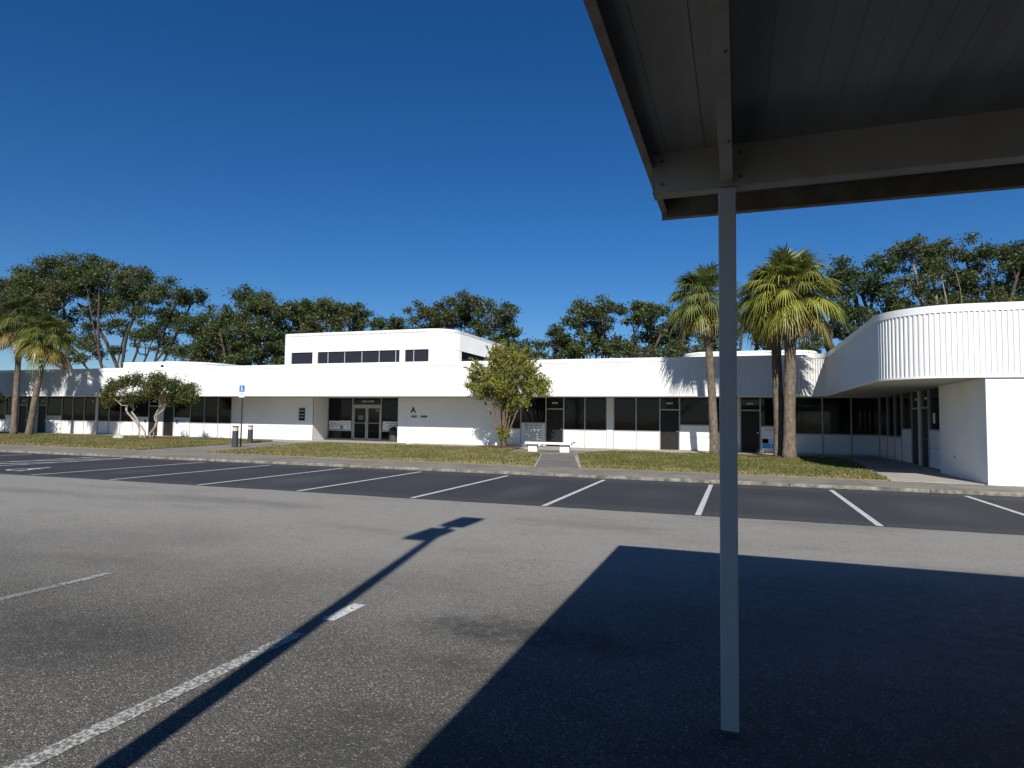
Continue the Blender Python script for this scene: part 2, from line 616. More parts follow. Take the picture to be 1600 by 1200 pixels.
def path(name, left, right, z, material='aged_concrete'):
    root = empty(name, (left[0][0], left[0][1], 0))
    structure(root)
    for i in range(len(left)-1):
        m = MB()
        a, b, c, d = left[i], right[i], right[i+1], left[i+1]
        e = 0.004
        m.prism([(a[0], a[1]+e), (b[0], b[1]+e), (c[0], c[1]-e), (d[0], d[1]-e)], -0.05, z)
        m.build('slab', material, root)


def lerp(a, b, n):
    return [(a[0]+(b[0]-a[0])*i/n, a[1]+(b[1]-a[1])*i/n) for i in range(n+1)]


path('entrance_path', lerp((-23.9, 20.25), (-26.0, 31.15), 6), lerp((-20.2, 20.2), (-23.0, 31.15), 6), ZS+0.006)
path('bench_path', lerp((-6.2, 19.85), (-8.2, 27.2), 4), lerp((-4.75, 19.8), (-6.75, 27.2), 4), ZS+0.006, 'path_concrete')
path('bench_pad', lerp((-10.0, 27.25), (-10.6, 31.15), 2), lerp((-6.75, 27.25), (-6.2, 31.15), 2), ZS+0.007)
path('wing_apron', lerp((3.85, 19.62), (4.3, 31.15), 4), lerp((6.4, 19.62), (6.6, 31.15), 4), ZS+0.006, 'concrete')
path('wing_apron_end', [(6.42, 18.9), (6.42, 19.45)], [(20, 18.9), (20, 19.45)], ZS+0.003)

# ------------------------------------------------------------------ lawns
lawns = {
    'lawn_west': [(-72, edgeY(-72)+0.01), (-24.0, edgeY(-24)+0.01), (-26.1, 31.1), (-26.9, 31.9), (-72, 31.9)],
    'lawn_middle': [(-20.1, edgeY(-20)+0.01), (-6.3, edgeY(-6.3)+0.01), (-8.25, 27.1), (-10.1, 27.3), (-10.7, 30.6), (-12.0, 31.0), (-22.9, 31.0)],
    'lawn_east': [(-4.65, edgeY(-4.65)+0.01), (3.8, edgeY(3.8)+0.01), (4.05, 24.5), (4.25, 28.6), (3.9, 30.6), (-5.9, 31.1), (-6.6, 27.3)],
}


def inside(px, py, poly):
    c = np.zeros(len(px), bool)
    n = len(poly)
    for i in range(n):
        x1, y1 = poly[i]
        x2, y2 = poly[(i+1) % n]
        cond = ((y1 > py) != (y2 > py))
        xi = (x2-x1)*(py-y1)/((y2-y1) if y2 != y1 else 1e-9)+x1
        c ^= cond & (px < xi)
    return c


def np_mesh(name, verts, faces4, cols, material, parent=None, smooth=False):
    """verts (N,3) world, faces (F,4) quads, cols (N,3)"""
    off = np.array(wloc(parent))
    me = bpy.data.meshes.new(name)
    v = np.asarray(verts, np.float32)-off.astype(np.float32)
    f = np.asarray(faces4, np.int32)
    k = f.shape[1]
    me.vertices.add(len(v))
    me.vertices.foreach_set('co', v.ravel())
    me.loops.add(f.size)
    me.loops.foreach_set('vertex_index', f.ravel())
    me.polygons.add(len(f))
    me.polygons.foreach_set('loop_start', np.arange(0, f.size, k, dtype=np.int32))
    if smooth:
        me.polygons.foreach_set('use_smooth', np.ones(len(f), bool))
    if cols is not None:
        a = me.attributes.new('Col', 'FLOAT_COLOR', 'POINT')
        c4 = np.ones((len(v), 4), np.float32)
        c4[:, :3] = cols
        a.data.foreach_set('color', c4.ravel())
    me.update(calc_edges=True)
    me.materials.append(M[material])
    o = bpy.data.objects.new(name, me)
    COL.objects.link(o)
    o.parent = parent
    return o


def fnoise(x, y, s, seed):
    r = np.random.RandomState(seed)
    t = np.zeros_like(x)
    for i in range(6):
        a = r.uniform(0, 2*pi)
        k = s*(1.0+0.55*i)
        t += np.sin((x*cos(a)+y*sin(a))*k+r.uniform(0, 6.28)+1.3*np.sin((x*sin(a)-y*cos(a))*k*0.6+i))/(1+0.35*i)
    return t/3.0


for li, (ln, poly) in enumerate(lawns.items()):
    m = MB()
    m.prism(poly, -0.05, ZS+0.022)
    structure(m.build(ln, 'soil'))
    r = np.random.RandomState(40+li)
    P = np.array(poly)
    x0, x1 = max(P[:, 0].min(), -60), P[:, 0].max()
    y0, y1 = P[:, 1].min(), P[:, 1].max()
    n = int((x1-x0)*(y1-y0)*420)
    px, py = r.uniform(x0, x1, n), r.uniform(y0, y1, n)
    grow = fnoise(px, py, 0.9, 3)
    k = inside(px, py, poly) & (r.rand(n) < np.clip(0.95+0.35*grow, 0.35, 1))
    px, py, grow = px[k], py[k], grow[k]
    n = len(px)
    a = r.uniform(0, 2*pi, n)
    h = r.uniform(0.03, 0.085, n)*(1+0.2*grow)
    w = r.uniform(0.012, 0.026, n)
    lx, ly = r.normal(0, 0.03, n), r.normal(0, 0.03, n)
    z = np.full(n, ZS+0.018)
    V = np.zeros((n, 4, 3))
    V[:, 0] = np.stack([px-w*np.cos(a), py-w*np.sin(a), z], 1)
    V[:, 1] = np.stack([px+w*np.cos(a), py+w*np.sin(a), z], 1)
    V[:, 2] = np.stack([px+lx+w*0.3*np.cos(a), py+ly+w*0.3*np.sin(a), z+h], 1)
    V[:, 3] = np.stack([px+lx-w*0.3*np.cos(a), py+ly-w*0.3*np.sin(a), z+h], 1)
    green = np.array([0.118, 0.132, 0.036])
    straw = np.array([0.33, 0.265, 0.135])
    # drier towards the pavement edge and in patches
    ed = np.clip(1-(py-edgeY(px))/1.5, 0, 1)
    tmix = np.clip((0.30, 0.32, 0.10)[li]+0.30*fnoise(px, py, 1.5, 11)+0.18*fnoise(px, py*2.2, 4.0, 12)+0.5*ed*(0.6+0.4*fnoise(px, py, 3.0, 5))+r.normal(0, 0.16, n), 0, 1)
    c = green*(1-tmix[:, None])+straw*tmix[:, None]
    c *= r.uniform(0.75, 1.25, (n, 1))
    structure(np_mesh('grass', V.reshape(-1, 3), np.arange(4*n).reshape(-1, 4), np.repeat(c, 4, 0), 'grass_blade'), 'stuff')

# fallen leaves and grit along the kerb and on the grass
r = np.random.RandomState(77)
n1 = 2600
lx = r.uniform(-40, 8, n1)
ly = np.where(r.rand(n1) < 0.6, 17.47-np.abs(r.normal(0, 0.10, n1)), edgeY(lx)+r.normal(0.05, 0.22, n1))
lz = np.where(ly < 17.5, 0.012, ZS+0.05)
a = r.uniform(0, 6.28, n1)
s = r.uniform(0.012, 0.035, n1)
V = np.zeros((n1, 4, 3))
for i, (da, q) in enumerate(((0, 1), (pi/2, 0.5), (pi, 1), (3*pi/2, 0.5))):
    V[:, i] = np.stack([lx+s*q*np.cos(a+da), ly+s*q*np.sin(a+da), lz+r.uniform(0, 0.012, n1)], 1)
c = np.where(r.rand(n1, 1) < 0.5, np.array([[0.16, 0.09, 0.04]]), np.array([[0.26, 0.20, 0.11]]))*r.uniform(0.5, 1.3, (n1, 1))
structure(np_mesh('leaf_litter', V.reshape(-1, 3), np.arange(4*n1).reshape(-1, 4), np.repeat(c, 4, 0), 'grass_blade'), 'stuff')

# ------------------------------------------------------------------ office building
YW, YF, ZSOF, ZTOP = 34.36, 32.19, 2.85, 4.76
BX0, BX1 = -75.0, 16.0
B = tag(empty('office_building', (-22, 34, 0)), 'long low white office building with ribbed metal fascia and dark tinted windows', 'building')
ZB = 0.10

# fascia path: along the front, concave fillet, down the wing, convex corner, wing end
XWG, YEND = 3.8, 19.5
RC1, RC2 = 1.0, 1.75


def arc(cx, cy, r, a0, a1, n):
    return [(cx+r*cos(radians(a0+(a1-a0)*i/n)), cy+r*sin(radians(a0+(a1-a0)*i/n))) for i in range(n+1)]


front_path = [(BX0, YF)]+arc(XWG-RC1, YF-RC1, RC1, 90, 0, 14)+arc(XWG+RC2, YEND-0.02+RC2, RC2, 180, 270, 20)+[(BX1, YEND-0.02)]


class Path:
    def __init__(s, pts):
        s.p = np.array(pts)
        d = np.diff(s.p, axis=0)
        s.l = np.hypot(d[:, 0], d[:, 1])
        s.c = np.concatenate([[0], np.cumsum(s.l)])
        s.d = d/s.l[:, None]
        s.len = s.c[-1]

    def at(s, t):
        t = min(max(t, 0), s.len)
        i = min(int(np.searchsorted(s.c, t, side='right'))-1, len(s.l)-1)
        q = s.p[i]+s.d[i]*(t-s.c[i])
        # smooth normal near joints
        w = (t-s.c[i])/s.l[i]
        d = s.d[i]
        return q, np.array([d[1], -d[0]])


def ribbed(pathpts, z0, z1, parent, pitch=0.122, per=30, depth=0.026, name='fascia_panel', material='white_metal', t0=0.0, t1=None):
    P = Path(pathpts)
    t1 = t1 or P.len
    t = t0
    while t < t1-0.01:
        m = MB()
        row = []
        e = min(t+per*pitch, t1)
        k = t
        while k < e-1e-6:
            for ds, off in ((0, 0), (0.050, 0), (0.066, depth), (0.106, depth)):
                if k+ds < e:
                    row.append((k+ds, off))
            k += pitch
        row.append((e, 0))
        for i in range(len(row)-1):
            (a, oa), (b, ob) = row[i], row[i+1]
            qa, na = P.at(a)
            qb, nb = P.at(b)
            pa, pb = qa+na*oa, qb+nb*ob
            m.quad((pa[0], pa[1], z0), (pb[0], pb[1], z0), (pb[0], pb[1], z1), (pa[0], pa[1], z1))
        m.build(name, material, parent)
        t = e


def band(pathpts, o0, o1, z0, z1, name, material, parent):
    """a closed strip following a path from inner offset o0 to outer offset o1"""
    P = Path(pathpts)
    ts = sorted(set([0.0]+list(P.c)))
    m = MB()
    prev = None
    for t in ts:
        q, n = P.at(t)
        if 0 < t < P.len:
            _, n2 = P.at(t-1e-4)
            n = (n+n2)/np.linalg.norm(n+n2)
        a, b = q+n*o0, q+n*o1
        cur = [(a[0], a[1], z0), (b[0], b[1], z0), (b[0], b[1], z1), (a[0], a[1], z1)]
        if prev:
            for i in range(4):
                j = (i+1) % 4
                m.quad(prev[i], prev[j], cur[j], cur[i])
        prev = cur
    return m.build(name, material, parent)


ribbed(front_path, ZSOF+0.012, ZTOP-0.15, B)
band(front_path, -0.22, 0.032, ZTOP-0.20, ZTOP, 'coping', 'coping_metal', B)
band(front_path, -0.06, 0.034, ZSOF-0.02, ZSOF+0.03, 'bottom_trim', 'coping_metal', B)
band(front_path, -0.14, -0.06, ZSOF+0.03, ZTOP-0.16, 'fascia_backing', 'roof_membrane', B)

# soffit: flat boards laid side by side between fascia and walls
m = MB()


def sq(x0, x1, y0, y1):
    m.quad((x0, y0, ZSOF), (x1, y0, ZSOF), (x1, y1, ZSOF), (x0, y1, ZSOF))


YI = YW+0.12
sq(BX0, XWG-RC1, YF, YI)
sq(-25.7, -19.6, YI, 36.0)
a1 = arc(XWG-RC1, YF-RC1, RC1, 90, 0, 14)
for p, q in zip(a1[:-1], a1[1:]):
    m.quad((p[0], p[1], ZSOF), (q[0], q[1], ZSOF), (q[0], YI, ZSOF), (p[0], YI, ZSOF))
sq(XWG, 6.42, YF-RC1, YI)
sq(XWG, 6.42, YEND+RC2, YF-RC1)
a2 = arc(XWG+RC2, YEND-0.02+RC2, RC2, 180, 270, 20)
for p, q in zip(a2[:-1], a2[1:]):
    m.quad((p[0], p[1], ZSOF), (q[0], q[1], ZSOF), (q[0], YEND+RC2, ZSOF), (p[0], YEND+RC2, ZSOF))
sq(XWG+RC2, 6.1, YEND-0.02, YEND+RC2)
m.build('soffit', 'soffit_paint', B)
# roof slabs and hidden body
m = MB()
m.box(BX0, BX1, YF+0.25, 46.3, 4.40, 4.50)
m.box(XWG+RC2, BX1, 21.0, YF+0.24, 4.40, 4.50)
m.build('roof', 'roof_membrane', B)
m = MB()
for x0, x1, y0 in ((BX0, -25.75, YW+0.16), (-25.75, -19.55, 36.05), (-19.55, 6.45, YW+0.16), (6.45, BX1, 19.8)):
    m.box(x0, x1, y0, 46.3, 0.0, 4.39)
m.build('wall', 'white_stucco', B)


class Wall:
    """local frame on a facade: u along it, outwards v"""

    def __init__(s, o, u, n):
        s.o, s.u, s.n = np.array(o, float), np.array(u, float), np.array(n, float)

    def box(s, m, u0, u1, v0, v1, z0, z1):
        pts = [s.o+s.u*a+s.n*b for a, b in ((u0, v0), (u1, v0), (u1, v1), (u0, v1))]
        m.prism([tuple(p) for p in pts], z0, z1)
        return m

    def part(s, name, material, u0, u1, v0, v1, z0, z1, parent=None, bevel=0):
        return s.box(MB(), u0, u1, v0, v1, z0, z1).build(name, material, parent or B, bevel=bevel)


ZG1 = ZSOF-0.012
rngw = random.Random(3)


def glass(w, u0, u1, z0, z1, parent=None, g='tinted_glass'):
    return w.part('window_pane', rngw.choice((g, g, 'tinted_glass_b')) if g == 'tinted_glass' else g, u0, u1, -0.06, -0.03, z0, z1, parent)


def mullion(w, u, z0=ZB, z1=ZG1, wd=0.055):
    w.part('mullion', 'frame_grey', u-wd/2, u+wd/2, -0.08, 0.03, z0, z1)


def bay(w, u0, u1, kind):
    h = 0.028
    a, b = u0+h, u1-h
    if kind == 'w':
        win = w.part('window', 'frame_grey', a, b, -0.08, 0.018, 1.03, 1.09)
        glass(w, a, b, 1.09, ZG1, win)
        w.part('spandrel_panel', 'panel_white', a+0.004, b-0.004, -0.08, 0.0, ZB+0.08, 1.028)
        w.part('base_strip', 'pilaster_grey', a, b, -0.08, -0.01, ZB-0.1, ZB+0.078)
        mullion(w, u1)
    elif kind == 'h':
        win = w.part('window', 'frame_grey', a, b, -0.08, 0.018, 1.38, 1.44)
        glass(w, a, b, 1.44, ZG1, win)
        w.part('spandrel_panel', 'panel_white', a+0.004, b-0.004, -0.08, 0.0, 0.80, 1.378)
        w.part('spandrel_panel', 'panel_white', a+0.004, b-0.004, -0.08, 0.0, ZB+0.02, 0.775)
        w.part('panel_rail', 'frame_grey', a, b, -0.08, -0.012, 0.776, 0.799)
        mullion(w, u1)
    elif kind == 'd':
        d = w.part('door', 'door_dark', a+0.01, b-0.01, -0.07, -0.015, ZB+0.015, 2.17)
        kb = MB()
        w.box(kb, b-0.14, b-0.06, -0.016, 0.04, 1.05, 1.10)
        kb.build('handle', 'chrome', d)
        t = w.part('transom', 'frame_grey', a, b, -0.08, 0.02, 2.175, 2.235)
        glass(w, a, b, 2.237, ZG1, t)
        dg = MB()
        uc = (u0+u1)/2
        for i in range(5):
            w.box(dg, uc-0.16+i*0.066, uc-0.16+i*0.066+0.046, -0.03, -0.024, 2.50, 2.585)
        dg.build('number_plaque', 'sign_board', t)
        w.part('threshold', 'concrete', a, b, -0.1, 0.25, ZB-0.1, ZB+0.013)
        mullion(w, u1, wd=0.065)
    elif kind == 'p':
        w.part('pilaster', 'pilaster_grey', a, b, -0.1, 0.045, 0.0, ZG1)
        mullion(w, u1)
    elif kind == 'b':
        w.part('wall', 'white_stucco', u0, u1, -0.1, 0.0, 0.0, ZG1)


main = Wall((0, YW), (1, 0), (0, -1))


def row(w, u, seq):
    for k, u2 in seq:
        bay(w, u, u2, k)
        u = u2


mullion(main, -58.5)
row(main, -75.0, [('b', -58.5), ('w', -57.28), ('w', -56.07), ('w', -54.86), ('h', -53.32), ('d', -52.37), ('w', -51.62), ('p', -51.14), ('d', -50.22), ('h', -48.55),
                  ('w', -47.38), ('w', -46.17), ('w', -44.98), ('p', -44.74), ('w', -43.62), ('w', -42.47), ('w', -41.27), ('h', -39.74), ('d', -38.83), ('p', -38.35), ('d', -37.40),
                  ('h', -35.89), ('w', -34.64), ('w', -33.46), ('w', -32.31), ('b', -25.7)])
mullion(main, -12.86)
row(main, -19.6, [('b', -12.86), ('w', -11.64), ('h', -10.16), ('d', -9.13), ('w', -7.93), ('w', -6.73), ('p', -6.34), ('w', -5.14), ('w', -3.90), ('d', -2.89), ('h', -1.35),
                  ('p', -1.13), ('w', -0.38), ('p', 0.10), ('d', 1.04), ('h', 2.57), ('w', 3.86), ('w', 5.11), ('w', 6.3)])
# wing: glazed side facing the court, then a solid stucco block
side = Wall((6.3, YW), (0, -1), (-1, 0))
row(side, 0.06, [('w', 1.73), ('w', 3.16), ('w', 4.41), ('h', 6.04), ('d', 7.06), ('p', 7.41), ('d', 8.37), ('h', 10.78)])
m = MB()
m.box(6.0, BX1, YEND, 23.57, 0.0, ZG1)
m.build('wing_end_wall', 'white_stucco', B)
m = MB()
m.box(5.97, 5.998, 22.05, 22.13, 0.62, 0.70)
m.build('hose_tap', 'chrome', B)

# recessed entrance
YE = 35.85
ent = Wall((0, YE), (1, 0), (0, -1))
m = MB()
m.box(-25.74, -25.698, YW-0.0, 36.0, 0.0, ZG1)
m.box(-19.602, -19.56, YW-0.0, 36.0, 0.0, ZG1)
m.build('entrance_return_wall', 'white_stucco', B)
for u in (-25.66, -23.75, -21.62, -19.64):
    mullion(ent, u, wd=0.07)
for a, b in ((-25.62, -23.79), (-21.58, -19.68)):
    w_ = ent.part('window', 'frame_grey', a, b, -0.08, 0.02, 0.70, 0.76)
    glass(ent, a, b, 0.762, ZG1, w_)
    glass(ent, a, b, ZB+0.09, 0.698, w_)
    ent.part('sill', 'frame_grey', a, b, -0.08, 0.03, ZB-0.08, ZB+0.088)
tr = ent.part('transom', 'frame_grey', -23.71, -21.66, -0.08, 0.02, 2.30, 2.42)
glass(ent, -23.71, -21.66, 2.422, ZG1, tr)
for a, b, s_ in ((-23.70, -22.70, 1), (-22.67, -21.67, -1)):
    fr = MB()
    for q in ((a, a+0.085, ZB+0.015, 2.29), (b-0.085, b, ZB+0.015, 2.29), (a+0.086, b-0.086, 2.19, 2.29), (a+0.086, b-0.086, ZB+0.015, ZB+0.14), (a+0.086, b-0.086, 1.21, 1.25)):
        ent.box(fr, q[0], q[1], -0.06, 0.0, q[2], q[3])
    d = fr.build('entrance_door', 'frame_grey', B)
    glass(ent, a+0.088, b-0.088, ZB+0.142, 1.208, d)
    glass(ent, a+0.088, b-0.088, 1.252, 2.188, d)
    ux = b-0.05 if s_ > 0 else a+0.05
    hb = MB()
    P0 = (ux, YE-0.07, 0.95)
    hb.tube([(ux, YE, 0.98), (ux, YE-0.08, 0.98), (ux, YE-0.08, 1.3), (ux, YE, 1.3)], [0.014]*4, 6)
    hb.build('handle', 'chrome', d)


def text_obj(s, name, size, x, y, z, material, parent, ext=0.012):
    cu = bpy.data.curves.new(name, 'FONT')
    cu.body = s
    cu.size = size
    cu.extrude = ext
    cu.offset = size*0.012
    o = bpy.data.objects.new(name, cu)
    COL.objects.link(o)
    me = bpy.data.meshes.new_from_object(o)
    bpy.data.objects.remove(o)
    me.materials.append(M[material])
    o = bpy.data.objects.new(name, me)
    COL.objects.link(o)
    o.parent = parent
    p = Vector((x, y, z))-wloc(parent)
    o.location = p
    o.rotation_euler = (pi/2, 0, 0)
    return o


text_obj('A', 'building_letter', 0.50, -18.68, YW-0.014, 1.91, 'letter_black', B)
text_obj('14451 - 14499', 'address_numbers', 0.19, -18.68, YW-0.012, 1.62, 'letter_black', B)
text_obj('14451-14499', 'address_numbers', 0.17, -23.12, YE+0.020, 2.57, 'sign_board', B, 0.004)

# directory board on the blank wall
db = tag(empty('directory_board', (-26.58, YW, 1.34)), 'narrow black directory board with pale slats on blank wall beside the entrance', 'sign')
m = MB()
m.box(-26.80, -26.36, YW-0.04, YW-0.001, 1.34, 2.14)
m.build('board', 'letter_black', db)
for z in (1.53, 1.72, 1.93, 2.06):
    m = MB()
    m.box(-26.78, -26.38, YW-0.05, YW-0.041, z, z+0.035)
    m.build('slat', 'ink_grey' if z > 2 else 'sign_board', db)

# upper clerestory storey
YC, XC0, XC1, ZC = 36.0, -29.65, -16.9, 7.25
cl = [(XC0, 46.0)]+arc(XC0+0.5, YC+0.5, 0.5, 180, 270, 6)+arc(XC1-1.5, YC+1.5, 1.5, 270, 360, 16)+[(XC1, 46.0)]
ribbed(cl, 5.96, ZC-0.08, B, name='clerestory_panel')
band(cl, -0.2, 0.03, ZC-0.14, ZC, 'clerestory_coping', 'coping_metal', B)
ribbed(cl, 4.42, 5.17, B, name='clerestory_panel')
cp = Path(cl)


def t_of(x=None, y=None):
    best, bt = 1e9, 0
    for i in range(4000):
        t = cp.len*i/4000
        q, n = cp.at(t)
        e = (abs(q[0]-x)+abs(q[1]-YC)*3) if x is not None else (abs(q[1]-y)+abs(q[0]-XC1)*3)
        if e < best:
            best, bt = e, t
    return bt


# solid stretches between the window strips
for a, b in ((0.0, t_of(x=-28.9)), (t_of(x=-27.12), t_of(x=-26.76)), (t_of(x=-20.45), t_of(x=-20.1)), (t_of(x=-18.38), t_of(y=37.7)), (t_of(y=44.6), cp.len)):
    ribbed(cl, 5.17, 5.96, B, name='clerestory_panel', t0=a, t1=b)
inner = [(p[0]*1.0, p[1]) for p in cl]


def strip(xa, xb, muls):
    w = Wall((0, YC), (1, 0), (0, -1))
    edges = [xa]+muls+[xb]
    for a, b in zip(edges[:-1], edges[1:]):
        w.part('clerestory_window', 'clerestory_glass', a, b, -0.10, -0.07, 5.17, 5.96)
    for u in muls:
        w.part('mullion', 'frame_grey', u-0.022, u+0.022, -0.07, -0.045, 5.17, 5.96)
    w.part('window_sill', 'coping_metal', xa, xb, -0.07, 0.02, 5.10, 5.168)
    w.part('window_head', 'coping_metal', xa, xb, -0.07, -0.01, 5.962, 6.0)
    for u in (xa, xb):
        w.part('window_jamb', 'coping_metal', u-0.012, u+0.012, -0.1, 0.01, 5.169, 5.961)


strip(-28.9, -27.12, [])
strip(-26.76, -20.45, [-25.94, -24.63, -23.3, -22.0, -20.78])
strip(-20.1, -18.38, [-19.48])
ws = Wall((XC1, 0), (0, 1), (1, 0))
for a, b in ((37.7, 40.0), (40.0, 42.3), (42.3, 44.6)):
    ws.part('clerestory_window', 'clerestory_glass', a+0.02, b-0.02, -0.30, -0.27, 5.17, 5.96)
m = MB()
m.box(XC0+0.4, XC1-0.45, YC+0.42, 45.9, 4.51, 7.0)
m.build('clerestory_core', 'letter_black', B)
m = MB()
m.prism([(p[0], p[1]) for p in cl], 7.02, 7.08)
m.build('clerestory_roof', 'roof_membrane', B)

# low rooftop drums
for (xa, xb, ya, yb, zt, rl, rr) in ((-46.0, -38.2, 37.2, 43.5, 5.68, 0.15, 3.2), (-3.3, 4.6, 42.0, 46.0, 6.02, 1.7, 1.7)):
    pth = [(xa, yb)]+arc(xa+rl, ya+rl, rl, 180, 270, 10)+arc(xb-rr, ya+rr, rr, 270, 360, 12)+[(xb, yb)]
    ribbed(pth, 4.45, zt-0.07, B, name='roof_drum_panel')
    band(pth, -0.2, 0.05, zt-0.12, zt, 'roof_drum_coping', 'coping_metal', B)
    m = MB()
    m.prism(pth, zt-0.16, zt-0.13)
    m.build('roof_drum_lid', 'roof_membrane', B)
m = MB()
m.box(-41.9, -41.72, 37.08, 37.19, 5.2, 5.42)
m.build('roof_drum_vent', 'letter_black', B)

# ------------------------------------------------------------------ window signs (print on boards fixed to the panels)


def sign(label, x0, x1, z0, z1, Y=YW, lines=(), board='sign_board', ink='ink_grey', blocks=(), seed=1):
    rg = random.Random(seed)
    root = tag(empty('window_sign', ((x0+x1)/2, Y, z0)), label, 'sign', 'signs fixed to the panels under the windows')
    m = MB()
    m.box(x0, x1, Y-0.018, Y-0.003, z0, z1)
    m.build('board', board, root)
    W_ = x1-x0
    for (zc, hh, frac) in lines:                # rows of small print, broken into words
        mm = MB()
        u = (x0+x1)/2-W_*frac/2
        end = (x0+x1)/2+W_*frac/2
        while u < end-0.03:
            wl = min(rg.uniform(0.10, 0.30), end-u)
            cu = u
            while cu < u+wl-0.02:
                cw = rg.uniform(0.018, 0.035)
                mm.box(cu, cu+cw, Y-0.021, Y-0.0185, z0+zc*(z1-z0)-hh*rg.uniform(0.35, 0.5), z0+zc*(z1-z0)+hh*rg.uniform(0.35, 0.5))
                cu += cw+0.012
            u += wl+0.06
        mm.build('lettering', ink, root)['kind'] = 'stuff'
    for (a, b, c, d, mt) in blocks:
        mm = MB()
        mm.box(x0+a*W_, x0+b*W_, Y-0.022, Y-0.0185, z0+c*(z1-z0), z0+d*(z1-z0))
        mm.build('print_block', mt, root)
    return root


sign('tall grey sign with many lines of dark print behind the leafy myrtle trunks', -11.55, -10.25, 0.22, 1.36, lines=((0.92, 0.10, 0.8), (0.78, 0.09, 0.7), (0.66, 0.045, 0.75), (0.55, 0.045, 0.7), (0.44, 0.045, 0.8), (0.33, 0.05, 0.85), (0.2, 0.045, 0.7)), board='sign_board', seed=2)
sign('white sign with a few pale lines of print right of the door behind the bench', -9.06, -8.0, 0.22, 0.99, lines=((0.88, 0.07, 0.6), (0.68, 0.07, 0.6), (0.48, 0.08, 0.85)), board='panel_white', ink='pilaster_grey', blocks=((0.42, 0.58, 0.12, 0.26, 'ink_grey'),), seed=3)
sign('tall white poster with blue picture squares behind the twin palm trunks', 1.10, 2.5, 0.13, 1.36, lines=((0.90, 0.07, 0.8),), board='sign_white', blocks=((0.02, 0.98, 0.36, 0.52, 'poster_sky'), (0.02, 0.22, 0.36, 0.54, 'poster_navy'), (0.02, 0.3, 0.15, 0.35, 'poster_cyan'), (0.32, 0.64, 0.15, 0.35, 'poster_cyan'), (0.67, 0.98, 0.15, 0.35, 'poster_cyan')), seed=4)
sign('white sign with blue print behind the gnarled trunks of the small tree', -41.15, -39.85, 0.92, 1.36, lines=((0.72, 0.09, 0.8), (0.3, 0.09, 0.7)), ink='ink_blue', blocks=((0.8, 0.95, 0.2, 0.7, 'letter_black'),), seed=5)
sign('white sign with a blue square at one end beside the door by the twisted tree', -37.28, -36.0, 0.90, 1.36, lines=((0.75, 0.08, 0.5), (0.35, 0.08, 0.5)), blocks=((0.06, 0.25, 0.15, 0.8, 'ink_blue'),), seed=6)
sign('grey sign with two lines of print right of the door behind the leaning palm', -50.1, -48.66, 0.82, 1.36, lines=((0.75, 0.07, 0.7), (0.3, 0.07, 0.3)), blocks=((0.02, 0.09, 0.3, 0.6, 'letter_black'),), seed=7)
sign('white sign with a small black square behind the straighter left palm trunk', -54.7, -53.42, 0.82, 1.36, lines=((0.3, 0.05, 0.6),), blocks=((0.55, 0.8, 0.45, 0.85, 'letter_black'),), seed=8)
sign('pair of white strips with print in the window left of the entrance doors', -25.55, -24.75, 0.80, 1.34, Y=YE+0.02, lines=((0.72, 0.1, 0.8), (0.3, 0.1, 0.9)), board='sign_board', blocks=((0.0, 1.0, 0.48, 0.54, 'letter_black'),), seed=9)
sign('pale notice with a blue square in the window left of the entrance doors', -24.72, -23.86, 0.78, 1.36, Y=YE+0.02, lines=((0.8, 0.05, 0.8), (0.6, 0.05, 0.7)), blocks=((0.05, 0.3, 0.05, 0.5, 'ink_blue'), (0.65, 0.9, 0.1, 0.8, 'pilaster_grey')), seed=10)
sign('white notice with dark print in the window right of the entrance doors', -21.5, -19.75, 0.78, 1.35, Y=YE+0.02, lines=((0.8, 0.07, 0.7), (0.55, 0.09, 0.5), (0.3, 0.06, 0.6)), seed=11)
sign('pale notice in the shaded wing window panel nearest the solid white block', 0, 0.01, 0, 0.01, seed=12) if False else None
wsn = tag(empty('window_sign', (6.3, 24.6, 0.85)), 'pale notice on the shaded wing panel next to the solid white block', 'sign', 'signs fixed to the panels under the windows')
m = MB()
m.box(6.28, 6.297, 23.75, 25.7, 0.85, 1.36)
m.build('board', 'sign_board', wsn)
for z in (1.02, 1.12, 1.22):
    m = MB()
    m.box(6.276, 6.2795, 23.9, 24.5, z, z+0.035)
    m.build('lettering', 'ink_grey', wsn)
nt_ = tag(empty('door_notice', (6.3, 25.3, 1.6)), 'small white notice taped inside dark wing window beside two doors', 'notice')
m = MB()
m.box(6.325, 6.329, 25.35, 25.6, 1.65, 2.0)
m.build('sheet', 'sign_board', nt_)
for xa, xb, za, zb, lb in ((-23.35, -22.95, 1.42, 1.72, 'grey notice taped to the left glass entrance door'), (-22.05, -21.8, 1.95, 2.15, 'pale notice taped high on the right glass entrance door')):
    n_ = tag(empty('door_notice', (xa, YE, za)), lb, 'notice')
    m = MB()
    m.box(xa, xb, YE+0.022, YE+0.027, za, zb)
    m.build('sheet', 'ink_grey', n_)
# tall sheet in the far-left window
n_ = tag(empty('window_sheet', (-53.7, YW, 1.5)), 'tall white sheet hanging in the dark window behind the straighter left palm', 'notice')
m = MB()
m.box(-54.0, -53.55, YW+0.02, YW+0.027, 1.55, 2.6)
m.build('sheet', 'ink_grey', n_)

